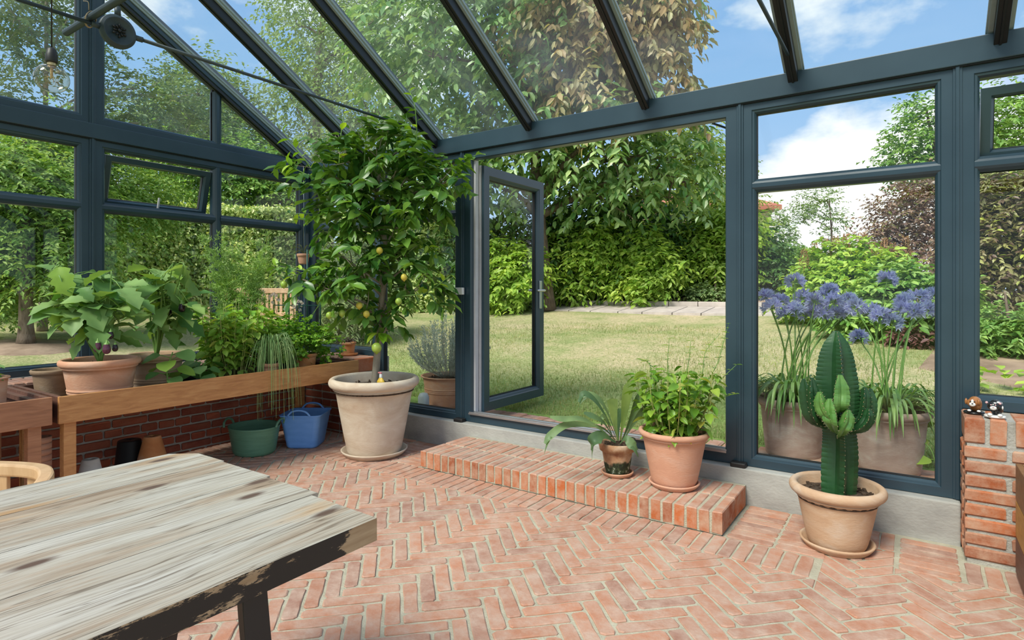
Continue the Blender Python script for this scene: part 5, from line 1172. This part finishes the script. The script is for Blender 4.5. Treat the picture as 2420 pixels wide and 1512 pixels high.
for _ in range(20):
    e_ = at(rng.uniform(485, 640), rng.uniform(555, 660), 4.75+rng.uniform(-.18, .18)); b = np.array(c)+np.array([rng.uniform(-.07, .07), rng.uniform(-.07, .07), .1]); cv = curve([b, b*.45+e_*.55+rdir(1)[0]*.03, e_], 8); tube(mb, cv, np.linspace(.004, .0018, len(cv)), 5)
    for i in range(6, len(cv)):
        for _k in range(2):
            d = rdir(1, .5)[0]; br = cv[i]; l = rng.uniform(.06, .13); tube(mb, [br, br+d*l], .0012, 3, cap=False)
            for u in np.linspace(.25, 1, 6):
                for q in range(4): P.append(br+d*l*u); D.append(d*.7+rdir(1)[0])
mb.build('stem', STEMG, t); n = len(P); mb = MB(); scatter(mb, P, D, rdir(n), rng.uniform(.02, .045, n), .0022, RH); mb.build('foliage', leafm('dill_leaf', (.32, .52, .15), (.58, .76, .32), .4, .6, .2, 5), t, kind='stuff')
c = (-3.99, 2.62, TZ); t = thing('potted_chives', 'clump of chives spilling over the bench front from a small terracotta pot', 'plant', c); pot(t, c, .066, .048, .16, TERRA, soil=.015, style='band', rim=.015, rimh=.03, wall=.008)
mb = MB(); top = np.array(c)+np.array([0, 0, .15])
for _ in range(210):
    a = rng.uniform(0, 2*PI); fw = rng.random() < .45; d = np.array([math.cos(a), math.sin(a), 0]); d = norm(d+np.array([1.1, -.1, 0])*fw); l = rng.uniform(.05, .19); b = top+np.array([math.cos(a), math.sin(a), 0])*rng.uniform(0, .03); h = rng.uniform(.10, .24); fall = rng.uniform(-.05, .1) if not fw else rng.uniform(.2, .46)*(l > .10)
    cv = curve([b, b+d*l*.35+np.array([0, 0, h*.75]), b+d*l*.75+np.array([0, 0, h]), b+d*l+np.array([0, 0, h-.08-fall*.3]), b+d*l*1.08+np.array([0, 0, h-.10-fall])], 3); tube(mb, cv, np.linspace(.0026, .0010, len(cv)), 3, cap=False)
mb.build('foliage', leafm('chive_blade', (.16, .34, .12), (.42, .56, .26), .2, .4, .5, 5), t, kind='stuff')
c = (-4.1, 3.0, TZ); t = thing('potted_parsley', 'curly bright green parsley in an orange terracotta pot at the bench end', 'plant', c); pot(t, c, .105, .075, .195, TERRA_ORANGE, soil=.02, style='band', rim=.02, rimh=.03, wall=.01)
PARS = leafm('parsley_leaf', (.12, .32, .03), (.32, .54, .07), .35, .5, .4, 8); bl = [((-4.1, 3.0, .83), .13), ((-4.15, 2.85, .88), .14), ((-4.2, 3.05, .92), .13), ((-4.02, 3.15, .80), .12), ((-4.25, 2.9, .98), .10), ((-4.1, 3.2, .88), .1), ((-4.05, 2.82, .80), .10)]
P, D, Nn, _, _ = twigs(bl, 420, 6, .06, .1, .3, .1); L = rng.uniform(.018, .036, len(P)); split_leaves(t, 'leaf', T_leaf(.16, -.2, .5), PARS, P, D, Nn, L, L*1.1, 150)
mb = MB()
for b_ in bl:
    for _ in range(8): e_ = np.array(b_[0])+rdir(1)[0]*.1; b = np.array(c)+np.array([0, 0, .17])+rdir(1)[0]*np.array([.05, .05, 0]); tube(mb, curve([b, (b+e_)/2+np.array([0, 0, .03]), e_], 3), .0014, 4)
mb.build('stem', STEMG, t)
# geranium with pale blooms behind, and its trellis
c = (-4.5, 3.05, TZ); t = thing('potted_geranium', 'pale pink flowering geranium behind the parsley with flower heads on thin stalks', 'plant', c); m_ = MB(); lathe(m_, potprof(.085, .065, .13, style='band', rim=.012, rimh=.02, wall=.006), c, 22); m_.build('pot', BLACKPL, t)
mb = MB(); PET = leafm('pale_pink_petal', (.78, .62, .62), (.88, .80, .80), .3, .6, .2, tt=(1, 1, 1))
for px, py in ((705, 722), (617, 698), (648, 705), (772, 684), (788, 682)):
    hd = at(px, py, 5.0); b = np.array(c)+np.array([0, 0, .12]); tube(mb, curve([b, (b+hd)/2+rdir(1)[0]*.03, hd], 6), .0022, 5); u = rdir(26, .4); m2 = MB(); scatter(m2, hd+u*.026, u+rdir(26)*.5, rdir(26), .03, .026, LF); m2.build('flower_head', PET, t)
mb.build('stem', STEMG, t)
P, D, Nn, _, _ = twigs([((-4.5, 3.05, .80), .13), ((-4.45, 3.2, .88), .11), ((-4.5, 2.95, .92), .1)], 90, 4, .06, .1, .2, .1); L = rng.uniform(.03, .05, len(P)); mb = MB(); scatter(mb, P, D, Nn, L, L, LF); mb.build('foliage', PARS, t, kind='stuff')
GW = plain('green_wire', (.03, .12, .10), .5); o3 = at(720, 800, 5.15); t = thing('trellis', 'dark green wire plant trellis in front of the corner post', 'trellis', tuple(o3))
for px in (683, 726, 757): mb = MB(); tube(mb, [at(px, 640 if px != 726 else 590, 5.15), at(px, 790, 5.15)], .0065, 6); mb.build('upright', GW, t)
for py in (722,): mb = MB(); tube(mb, [at(650, py-1, 5.15), at(758, py, 5.15)], .005, 6); mb.build('crossbar', GW, t)
# orchid pot hung in the corner
c = at(717, 624, 5.28); t = thing('hanging_orchid_pot', 'little terracotta pot with long-leaved orchid hung before the corner post', 'plant', tuple(c)); pot(t, tuple(c), .058, .04, .092, TERRA_PINK, soil=.01, style='band', rim=.012, rimh=.028, wall=.006, n=28)
LO = leafm('orchid_leaf', (.12, .14, .06), (.22, .24, .10), .2, .4, .5); b = np.array(c)+np.array([0, 0, .09])
for dx, dz, l in ((-.12, .05, 1), (-.07, .08, 1), (.07, .07, 1), (.16, .01, 1), (.22, -.02, 1), (-.09, 0, 1)): m2 = MB(); e_ = b+rt*dx+np.array([0, 0, dz]); cv = curve([b, b+rt*dx*.4+np.array([0, 0, dz*.6+.03]), e_], 6); ribbon(m2, cv, .014*np.sin(np.linspace(.3, PI-.1, len(cv))), v=.3); m2.build('leaf', LO, t)
mb = MB(); tube(mb, [b+rt*.0+np.array([0, 0, 0]), (b[0], b[1], 2.39)], .0015, 4); mb.build('hanging_wire', CHROME, t)
# dried plant on the brick return wall
c = (-4.27, 3.60, .683); saucer((-4.27, 3.60, .676), .085, TERRA_ORANGE, 'orange clay saucer on top of the low brick corner wall', .018)
t = thing('potted_dried_plant', 'withered spiky plant in a small brown terracotta pot on the brick wall', 'plant', c); pot(t, c, .068, .046, .115, TERRA_ORANGE, soil=.02, style='band', rim=.012, rimh=.03, wall=.007, n=30)
mb = MB(); top = np.array(c)+np.array([0, 0, .10]); DRY = plain('dried_stem', (.10, .065, .05), .7)
for _ in range(34): d = rdir(1, .55)[0]; d[2] = abs(d[2])*.9; l = rng.uniform(.05, .15); cv = curve([top, top+d*l*.5+np.array([0, 0, .02]), top+d*l-np.array([0, 0, rng.uniform(0, .05)])], 4); tube(mb, cv, np.linspace(.003, .001, len(cv)), 4)
mb.build('stem', DRY, t)

# ---- under the bench
c = np.array([-4.26, 2.66, .0]); t = thing('green_tub', 'round dark green flexible plastic tub with two handles on the floor', 'tub', tuple(c))
mb = MB(); lathe(mb, [(0, 0), (.155, 0), (.165, .012)]+[(.165+.037*z/.21+(.0015 if k % 2 else 0), z) for k, z in enumerate(np.linspace(.02, .2, 22))]+[(.207, .212), (.204, .216), (.199, .212), (.160, .014), (0, .012)], c, 44, sx=1.0, sy=.9, rot=0); mb.build('tub_body', GREENPL, t)
for s in (-1, 1):
    q = c+rt*s*.200+np.array([0, 0, .212]); v = vd; mb = MB(); tube(mb, curve([q-v*.08, q-v*.06+np.array([0, 0, .035])+rt*s*.008, q+np.array([0, 0, .052])+rt*s*.012, q+v*.06+np.array([0, 0, .035])+rt*s*.008, q+v*.08], 6), .009, 8); mb.build('handle', GREENPL, t)
c = np.array([-4.12, 3.03, .0]); t = thing('blue_tub', 'square bright blue plastic tub with a looped handle beside the green tub', 'tub', tuple(c))
def sq(h, z, rr=.045, n=6):
    o = []
    for q, (sx, sy3) in enumerate(((1, 1), (-1, 1), (-1, -1), (1, -1))):
        for a in np.linspace(0, PI/2, n): an = a+q*PI/2; o.append(c+rt*(sx*(h-rr)+math.cos(an)*rr)+vd*(sy3*(h-rr)+math.sin(an)*rr)+np.array([0, 0, z]))
    return o
rings_ = [(.115, 0), (.122, .008)]+[(.122+.042*z/.27+(.0012 if k % 3 == 0 else 0), z) for k, z in enumerate(np.linspace(.02, .255, 14))]+[(.170, .268), (.169, .273), (.163, .268), (.12, .02)]
V = []; 
for h_, z in rings_: V += sq(h_, z)
mb = MB(); n = 24; k = len(rings_); i = np.arange(k-1)[:, None]*n; j = np.arange(n)[None, :]; j2 = (j+1) % n; mb.add(V, [np.stack([i+j, i+j2, i+n+j2, i+n+j], -1).reshape(-1, 4), np.arange(n)+(k-1)*n, np.arange(n)[::-1]], 0, True); mb.build('tub_body', BLUEPL, t)
for s in (-1, 1):
    q = c+vd*s*.166+np.array([0, 0, .268]); mb = MB(); cv = curve([q-rt*.09, q-rt*.055+np.array([0, 0, .035]), q+np.array([0, 0, .046]), q+rt*.055+np.array([0, 0, .035]), q+rt*.09], 6); tube(mb, cv, .008, 8); mb.build('handle', BLUEPL, t)
def uppot(label, c, R, r, H, mat, n=1, step=.03, up=False, group=None):
    t = thing('stacked_pots' if n > 1 else 'upturned_pot', label, 'pot', tuple(c), group)
    for k in range(n):
        z = c[2]+k*step; pr = [(R-.012, 0), (R, .0), (R, .03), (R-.008, .034), (r, H-.004), (r-.005, H), (.012, H), (.012, H-.01), (r-.01, H-.012)]
        if up: pr = [(a, H-b) for a, b in pr][::-1]
        m_ = MB(); lathe(m_, pr, (c[0], c[1], z), 28); m_.build('pot', mat, t)
    return t
uppot('upturned orange terracotta pots nested in a stack below the bench, before brick wall', (-4.30, 1.93, 0), .10, .052, .20, TERRA_ORANGE, 3, .036)
uppot('single bleached white upturned pot below the bench beside the wooden leg', (-4.18, 1.52, .0), .095, .045, .23, PALEPOT)
uppot('dark plastic upturned pot in shadow between the white and orange pots', (-4.45, 1.85, 0), .10, .07, .24, BLACKPL)
uppot('grey upturned clay pot in the dark below the left bench', (-4.28, .93, 0), .085, .06, .27, PALEPOT)
uppot('tower of nested upright terracotta pots between the two bench legs', (-4.10, 1.245, 0), .052, .040, .16, TERRA_PINK, 9, .034, up=True)
c = at(200, 1122, 3.2); m_ = MB(); c[2] = .17; 
uppot('small orange upturned pot in front of the bleached white pot', (-3.95, 1.50, 0), .07, .05, .165, TERRA_ORANGE)

# ================================================================== TABLE AND CHAIR
def weathered():
    m, nt = M('weathered_boards')
    g = N(nt, 'ShaderNodeNewGeometry').outputs['Position']; oi = N(nt, 'ShaderNodeObjectInfo')
    mpk = N(nt, 'ShaderNodeMapping'); mpk.inputs['Scale'].default_value = (3.4, 1.25, 1); nt.links.new(g, mpk.inputs[0])
    vo = N(nt, 'ShaderNodeTexVoronoi', i_Scale=1.7, voronoi_dimensions='2D'); nt.links.new(mpk.outputs[0], vo.inputs['Vector'])
    kn = N(nt, 'ShaderNodeValToRGB'); kn.color_ramp.elements[0].position = .045; kn.color_ramp.elements[0].color = (1, 1, 1, 1); kn.color_ramp.elements[1].position = .10; kn.color_ramp.elements[1].color = (0, 0, 0, 1)
    nt.links.new(vo.outputs['Distance'], kn.inputs[0])
    # grain bends round the knots
    bend = N(nt, 'ShaderNodeMath', operation='MULTIPLY_ADD'); nt.links.new(vo.outputs['Distance'], bend.inputs[0]); bend.inputs[1].default_value = -.035; bend.inputs[2].default_value = 0
    cb = N(nt, 'ShaderNodeCombineXYZ'); nt.links.new(bend.outputs[0], cb.inputs[0])
    ob = N(nt, 'ShaderNodeMath', operation='MULTIPLY'); nt.links.new(oi.outputs['Random'], ob.inputs[0]); ob.inputs[1].default_value = 7.0; nt.links.new(ob.outputs[0], cb.inputs[2])
    va = N(nt, 'ShaderNodeVectorMath', operation='ADD'); nt.links.new(g, va.inputs[0]); nt.links.new(cb.outputs[0], va.inputs[1])
    def nz(scale, st, stops, det=8, rg=.6, dist=.3):
        mp = N(nt, 'ShaderNodeMapping'); mp.inputs['Scale'].default_value = st; nt.links.new(va.outputs[0], mp.inputs[0])
        n = N(nt, 'ShaderNodeTexNoise', i_Scale=scale, i_Detail=det, i_Roughness=rg, i_Distortion=dist); nt.links.new(mp.outputs[0], n.inputs['Vector'])
        r = N(nt, 'ShaderNodeValToRGB'); el = r.color_ramp.elements
        while len(el) < len(stops): el.new(.5)
        for x, (p, c) in zip(el, stops): x.position = p; x.color = rgba(c)
        nt.links.new(n.outputs['Fac'], r.inputs[0]); return r.outputs[0], n.outputs['Fac']
    base, _ = nz(2.2, (5, .5, 1), [(.28, (.25, .175, .115)), (.40, (.38, .30, .22)), (.50, (.43, .39, .32)), (.68, (.49, .465, .41))], 7, .62, .5)
    gold, _ = nz(1.5, (4, .8, 1), [(.60, (0, 0, 0)), (.70, (.75, .75, .75))], 4, .5)
    fine, hf = nz(9, (14, .5, 1), [(.35, (.72, .68, .64)), (.55, (1.04, 1.04, 1.04))], 8, .7)
    crack, hc = nz(4.5, (9, .28, 1), [(.482, (1, 1, 1)), (.497, (.28, .22, .17)), (.503, (.28, .22, .17)), (.518, (1, 1, 1))], 3, .45, .9)
    c = mixc(nt, gold, base, (.50, .29, .12)); c = mixc(nt, 1.0, c, fine, 'MULTIPLY'); c = mixc(nt, .75, c, mixc(nt, 1.0, c, crack, 'MULTIPLY')); c = mixc(nt, kn.outputs[0], c, (.11, .065, .045))
    mr = N(nt, 'ShaderNodeMapRange'); mr.inputs[3].default_value = .90; mr.inputs[4].default_value = 1.10; nt.links.new(oi.outputs['Random'], mr.inputs[0])
    hs = N(nt, 'ShaderNodeHueSaturation'); nt.links.new(mr.outputs[0], hs.inputs['Value']); nt.links.new(c, hs.inputs['Color'])
    p = N(nt, 'ShaderNodeBsdfPrincipled'); p.inputs['Roughness'].default_value = .62; nt.links.new(hs.outputs[0], p.inputs['Base Color']); nt.links.new(bumpn(nt, hf, .3, .004), p.inputs['Normal']); out(nt, p.outputs[0]); return m
def flaked():
    m, nt = M('flaked_black_edge')
    c1, _, _ = noisecol(nt, [(.3, (.30, .20, .11)), (.7, (.50, .38, .24))], 8, (3, .6, 6), 8)
    n = N(nt, 'ShaderNodeTexNoise', i_Scale=14.0, i_Detail=9.0, i_Roughness=.75); g = N(nt, 'ShaderNodeNewGeometry'); mp = N(nt, 'ShaderNodeMapping'); mp.inputs['Scale'].default_value = (1, .45, 1.6); nt.links.new(g.outputs['Position'], mp.inputs[0]); nt.links.new(mp.outputs[0], n.inputs['Vector'])
    s = N(nt, 'ShaderNodeSeparateXYZ'); nt.links.new(g.outputs['Position'], s.inputs[0])
    mr = N(nt, 'ShaderNodeMapRange'); mr.inputs[1].default_value = .2; mr.inputs[2].default_value = .9; mr.inputs[3].default_value = -.10; mr.inputs[4].default_value = .08; nt.links.new(s.outputs['Y'], mr.inputs[0])
    ad = N(nt, 'ShaderNodeMath', operation='ADD'); nt.links.new(n.outputs['Fac'], ad.inputs[0]); m3 = N(nt, 'ShaderNodeMapRange'); m3.inputs[1].default_value = .80; m3.inputs[2].default_value = .88; m3.inputs[3].default_value = 0; m3.inputs[4].default_value = .34; nt.links.new(s.outputs['Y'], m3.inputs[0])
    sb3 = N(nt, 'ShaderNodeMath', operation='SUBTRACT'); nt.links.new(mr.outputs[0], sb3.inputs[0]); nt.links.new(m3.outputs[0], sb3.inputs[1]); nt.links.new(sb3.outputs[0], ad.inputs[1])
    r = N(nt, 'ShaderNodeValToRGB'); r.color_ramp.elements[0].position = .44; r.color_ramp.elements[1].position = .47; nt.links.new(ad.outputs[0], r.inputs[0])
    c = mixc(nt, r.outputs[0], c1, (.012, .012, .012)); p = N(nt, 'ShaderNodeBsdfPrincipled'); p.inputs['Roughness'].default_value = .5; nt.links.new(c, p.inputs['Base Color']); out(nt, p.outputs[0]); return m
WTH = weathered(); FLK = flaked(); ZTB = .757
t = thing('work_table', 'weathered thick plank table with flaked black edge in the left foreground', 'table', (-1.44, .1, 0))
xs = [-1.905, -1.688, -1.447, -1.227, -.982]; ends = [.957, .950, .938, .918]
for k in range(4):
    a, b = xs[k]+.0012, xs[k+1]-.0012; m_ = MB(); y1 = ends[k]; ch = .07 if k == 0 else .0
    ol = [(a, -1.1), (b, -1.1), (b, y1-(.0 if k == 4 else 0)), (a+ch, y1), (a, y1-ch*.8)] if ch else [(a, -1.1), (b, -1.1), (b, y1-(.010 if k == 3 else 0)), (a, y1)]
    n = len(ol); V = [(x, y, ZTB-.05) for x, y in ol]+[(x, y, ZTB) for x, y in ol]; m_.add(V, [list(range(n))[::-1], list(range(n, 2*n))], 0)
    for i in range(n):
        j = (i+1) % n; outer = (k == 3 and i == 1); m_.add([V[i], V[j], V[n+j], V[n+i]], [[0, 1, 2, 3]], 1 if outer else 0)
    m_.build('plank', [WTH, FLK], t, bevel=.0025)
for y, cv in ((.62, [(-1.0, .62, .705), (-.985, .63, .45), (-1.02, .64, .2), (-.92, .65, .0)]), (.46, [(-1.0, .46, .705), (-1.03, .43, .45), (-1.15, .42, .2), (-1.4, .41, .0)])):
    for mir in (1, -1):
        q = curve([((x if mir == 1 else -2.862-x), yy, z) for x, yy, z in cv], 8); m_ = MB(); k = len(q); T_ = norm(np.gradient(q, axis=0)); s_ = np.cross(T_, (0, 1., 0)); V = []
        for i in range(k):
            for a, b in ((-1, -1), (1, -1), (1, 1), (-1, 1)): V.append(q[i]+s_[i]*.010*a+np.array([0, .025, 0])*b)
        i = np.arange(k-1)[:, None]*4; j = np.arange(4)[None, :]; j2 = (j+1) % 4; m_.add(V, [np.stack([i+j, i+j2, i+4+j2, i+4+j], -1).reshape(-1, 4), np.array([[0, 1, 2, 3]]), np.arange(4)[None]+(k-1)*4]); m_.build('leg', BLACKST, t, bevel=.002)
mb = MB(); box(mb, -1.86, -1.0, .44, .64, .700, .707); mb.build('fixing_plate', BLACKST, t)
# chair: curved back rail with slats
t = thing('garden_chair', 'pale wooden garden chair with rounded slatted back behind the table', 'chair', (-2.52, .38, 0)); q0 = np.array([-2.66, .625, 0.])
def cp(x, y, z): return q0+rt*x-vd*y+np.array([0, 0, z])
m_ = MB(); cv = curve([cp(-.27, .05, .63), cp(-.22, .0, .645), cp(0, -.01, .65), cp(.20, .0, .645), cp(.268, .03, .63), cp(.292, .09, .605)], 6); k = len(cv); T_ = norm(np.gradient(cv, axis=0)); V = []
for i in range(k):
    s_ = norm(np.cross(T_[i], (0, 0, 1.)))
    for a, b in ((-1, -1), (1, -1), (1, 1), (-1, 1)): V.append(cv[i]+s_*.022*a+np.array([0, 0, .022])*b)
i = np.arange(k-1)[:, None]*4; j = np.arange(4)[None, :]; j2 = (j+1) % 4; m_.add(V, [np.stack([i+j, i+j2, i+4+j2, i+4+j], -1).reshape(-1, 4), np.array([[0, 1, 2, 3]]), np.arange(4)[None]+(k-1)*4]); m_.build('back_rail', PALEWOOD, t, bevel=.008)
for x in np.linspace(-.2, .2, 5): m_ = MB(); obox(m_, cp(x, 0, .53), rt, vd, (0, 0, 1), .016, .008, .10); m_.build('back_slat', PALEWOOD, t, bevel=.003)
for s in (-1, 1):
    m_ = MB(); obox(m_, cp(s*.25, .01, .31), rt, vd, (0, 0, 1), .018, .018, .31); m_.build('leg', PALEWOOD, t, bevel=.003); m_ = MB(); obox(m_, cp(s*.25, .40, .21), rt, vd, (0, 0, 1), .018, .018, .21); m_.build('leg', PALEWOOD, t, bevel=.003)
for i in range(6): m_ = MB(); obox(m_, cp(0, .04+i*.072, .43), rt, vd, (0, 0, 1), .25, .030, .009); m_.build('seat_slat', PALEWOOD, t, bevel=.003)
m_ = MB(); obox(m_, cp(0, .01, .42), rt, vd, (0, 0, 1), .24, .012, .022); m_.build('lower_rail', PALEWOOD, t)

# ================================================================== OVERHEAD IRONWORK, LAMP, SMALL THINGS
def tie(x, label, boss=True):
    t = thing('tie_rod', label, 'tie rod', (x, RIDGE, 2.57)); yb_ = [(3.66, RIDGE+.085), (RIDGE-.085, -1.03)] if boss else [(3.66, -1.03)]
    for a, b in yb_:
        m_ = MB(); tube(m_, [(x, a, 2.565), (x, b, 2.565)], .0095, 10); m_.build('rod', IRON, t)
    for y in (3.66, -1.03):
        m_ = MB(); s = 1 if y > 0 else -1; tube(m_, [(x, y-s*.10, 2.565), (x, y-s*.04, 2.565)], .016, 8); tube(m_, [(x-.02, y, 2.565), (x+.02, y, 2.565)], .012, 8); m_.build('end_shackle', IRON, t)
    if boss:
        m_ = MB(); n = 40; a = np.linspace(0, 2*PI, n, endpoint=False); V = []
        pr = [(0, .016), (.062, .016), (.064, .019), (.070, .019), (.072, .014), (.080, .014), (.083, .008), (.083, -.008), (.080, -.014), (.0, -.014)]
        V = np.concatenate([np.stack([x+h+0*a, RIDGE+r*np.cos(a), 2.565+r*np.sin(a)], -1) for r, h in pr]); k = len(pr); i = np.arange(k-1)[:, None]*n; j = np.arange(n)[None, :]; j2 = (j+1) % n; m_.add(V, np.stack([i+j, i+j2, i+n+j2, i+n+j], -1).reshape(-1, 4), 0, True); bo = m_.build('boss', IRON, t)
        m_ = MB()
        for q in range(12):
            an = q*PI/6; rr = .024 if q % 2 else .017; cc_ = np.array([x+.019, RIDGE+math.cos(an)*rr, 2.565+math.sin(an)*rr]); tube(m_, [cc_-np.array([0, math.cos(an), math.sin(an)])*.009, cc_+np.array([.004, math.cos(an)*.006, math.sin(an)*.006]), cc_+np.array([0, math.cos(an), math.sin(an)])*.011], [.002, .006, .002], 6)
        tube(m_, [(x+.016, RIDGE, 2.565), (x+.026, RIDGE, 2.565)], .008, 8); m_.build('rosette', GASKET, bo)
        for s in (-1, 1): m_ = MB(); tube(m_, [(x, RIDGE+s*.08, 2.565), (x, RIDGE+s*.115, 2.565)], .015, 8); m_.build('collar', IRON, t)
        m_ = MB(); tube(m_, [(x, RIDGE, 2.645), (x, RIDGE, 2.69)], .015, 8); tube(m_, [(x, RIDGE, 2.66), (x, RIDGE, roofz(RIDGE)-.10)], .0095, 8); m_.build('king_rod', IRON, t)
tie(-3.30, 'iron tie rod with round rosette boss above the lemon tree'); tie(-.566, 'iron tie rod under the rafter above the glass beside the cactus')
t = thing('hanging_pole', 'dark round pole tied with twine beneath the iron tie rod, upper left', 'pole', (-3.3, 1.2, 2.585))
m_ = MB(); tube(m_, [(-3.60, 1.2, 2.592), (-.75, 1.2, 2.592)], .0175, 12); m_.build('pole', IRON, t)
m_ = MB()
for k in range(4): a = np.linspace(0, 2*PI, 16); tube(m_, np.stack([-3.30+(k-1.5)*.004+.018*np.sin(a), 1.2+.022*np.cos(a), 2.582+.034*np.sin(a)], -1), .0018, 4, cap=False)
tube(m_, curve([(-3.29, 1.19, 2.62), (-3.27, 1.18, 2.65), (-3.30, 1.17, 2.66)], 4), .0018, 4); m_.build('twine', plain('jute', (.34, .27, .18), .9), t)
bp = at(122, 180, 2.45); t = thing('pendant_lamp', 'bare clear globe bulb on a black cord, hanging upper left', 'lamp', tuple(bp))
m_ = MB(); tube(m_, [bp+np.array([0, 0, .115]), (bp[0], bp[1], roofz(bp[1])-.02)], .003, 6); m_.build('cord', BLACKPL, t)
m_ = MB(); lathe(m_, [(0, .118), (.010, .118), (.016, .110), (.019, .095), (.021, .09), (.021, .062), (.019, .055), (0, .055)], bp, 20); m_.build('socket', BLACKPL, t)
m_ = MB(); lathe(m_, [(.015, .058), (.016, .05), (.015, .045), (.016, .04), (.014, .036)], bp, 18); m_.build('screw_cap', plain('brass', (.55, .42, .22), .35, .8), t)
m_ = MB(); lathe(m_, [(.014, .040), (.016, .034), (.030, .026)]+[(.0625*math.sin(a), -.010+.0585*math.cos(a)) for a in np.linspace(.65, PI, 16)], bp-np.array([0, 0, .0]), 28)
BULB = glassm('bulb_glass', (.90, .87, .78), 2.6); gl_ = m_.build('globe', BULB, t)
m_ = MB(); lathe(m_, [(.006, .035), (.005, .0), (.003, -.01)], bp, 8)
for k in range(6): a = k*PI/3; tube(m_, [bp+np.array([0, 0, .0]), bp+np.array([math.cos(a)*.022, math.sin(a)*.022, -.008]), bp+np.array([math.cos(a)*.018, math.sin(a)*.018, -.034])], .0008, 3)
m_.build('filament', plain('filament', (.50, .35, .15), .4), t)
m_ = MB(); box(m_, -3.065, -2.995, 3.675, 3.706, 1.235, 1.292); tag(m_.build('window_sensor', WHITEPL, bevel=.004), 'small white box sensor mounted on the dark post left of the door', 'sensor')
# figurines on the pillar
def figurine(c, label, m1, m2, m3, cow):
    t = thing('animal_figurine', label, 'figurine', c, None); c = np.array(c); f = norm(-c*np.array([1, 1, 0])); s = np.array([-f[1], f[0], 0]); up = np.array([0, 0, 1.])
    def ell(mb, o, r, m=0, n=14):
        pr = [(math.sin(a), -math.cos(a)) for a in np.linspace(0, PI, 9)]; q = MB(); lathe(q, pr, (0, 0, 0), n); V = q.v[0]; V = c+o[0]*s+o[1]*f+o[2]*up+V[:, 0:1]*s*r[0]+V[:, 1:2]*f*r[1]+V[:, 2:3]*up*r[2]; mb.add(V, q.f[0][0], m, True)
    b = MB(); ell(b, (.006, -.010, .042), (.026, .030, .036)); ell(b, (.004, -.02, .058), (.024, .024, .020)); b.build('body', m1, t)
    b = MB(); ell(b, (-.006, .022, .052), (.023, .018, .020)); ell(b, (-.006, .037, .046), (.013, .008, .010), 1); ell(b, (-.006, .044, .050), (.004, .003, .003), 2)
    for sx in (-1, 1): ell(b, (-.006+sx*.024, .016, .056 if not cow else .066), (.006, .010, .015 if not cow else .006), 2 if cow else 0); ell(b, (-.006+sx*.008, .039, .060), (.003, .002, .003), 2)
    b.build('head', [m1, m2, m3], t)
    b = MB(); lathe(b, [(0, .0), (.040, 0), (.042, .004), (.038, .009), (0, .010)], c, 18)
    for sx in (-1, 1): ell(b, (sx*.018, .030, .013), (.010, .014, .008))
    b.build('base', m3 if not cow else m2, t)
    if cow:
        b = MB()
        for o, r in (((.012, .004, .068), (.008, .008, .006)), ((.026, .0, .045), (.005, .010, .010)), ((-.02, .0, .05), (.004, .010, .009)), ((.02, -.02, .062), (.008, .008, .007)), ((.0, .03, .068), (.006, .006, .004))): ell(b, o, r, 0, 10)
        b.build('patches', m2, t)
    else:
        b = MB()
        for sx in (-1, 1): ell(b, (sx*.018, .036, .016), (.008, .008, .006))
        ell(b, (-.006, .036, .058), (.006, .006, .012)); b.build('patches', m2, t)
CW = plain('glazed_white', (.80, .78, .74), .2); CBR = noisy('glazed_brown', [(.3, (.30, .11, .03)), (.7, (.42, .18, .06))], 30, rough=.2); CBK = plain('glazed_black', (.015, .015, .016), .2); CPK = plain('glazed_pink', (.70, .42, .42), .2)
figurine((.245, 3.575, .677), 'brown and white glazed dog figurine on the brick pillar', CBR, CW, CBK, False)
figurine((.318, 3.52, .677), 'black and white glazed cow figurine on the brick pillar', CBK, CW, CPK, True)
# wooden planter at the right edge
t = thing('wooden_box', 'varnished board-sided wooden box against the brick pillar at the right edge', 'box', (.9, 3.15, 0)); WD = [TEAK_DK, noisy('honey_board', [(.3, (.36, .17, .03)), (.7, (.50, .27, .07))], 6, (1, 4, 8), .5), noisy('brown_board', [(.3, (.15, .075, .03)), (.7, (.24, .12, .05))], 6, (1, 4, 8), .5)]
for k, (z0, z1) in enumerate(((.02, .175), (.18, .335), (.34, .50))):
    mm = [WD[0], WD[1], WD[2]][k]
    for b_ in ((.378, .40, 2.90, 3.40), (1.38, 1.402, 2.90, 3.40), (.40, 1.38, 2.90, 2.922), (.40, 1.38, 3.378, 3.40)): m_ = MB(); box(m_, *b_, z0, z1); m_.build('board', mm, t, bevel=.002)
m_ = MB(); box(m_, .40, 1.38, 2.922, 3.378, .02, .05); m_.build('bottom', WD[2], t)
t = thing('leafy_plant', 'young plant with broad green leaves outside the window by the right post', 'plant', (.02, 4.12, .18)); g = np.array([.12, 4.1, .18])
mb = MB(); P, D_ = [], []
for (px, py, D) in ((2190, 990, 3.45), (2170, 1035, 3.45), (2200, 1085, 3.4), (2210, 1000, 3.45), (2195, 1040, 3.45)): e_ = at(px, py, D); tube(mb, curve([g, (g+e_)/2+np.array([.02, 0, .05]), e_], 6), .003, 5); P.append(e_); D_.append(-rt*.8*rng.choice([1, .6])+np.array([0, 0, -.1])+rng.normal(size=3)*.15)
mb.build('stem', STEMG, t); leaf_parts(t, 'leaf', LEMT, L_YGREEN, P, D_, [(0, 0, 1.)-vd*.5]*len(P), .10, .07)
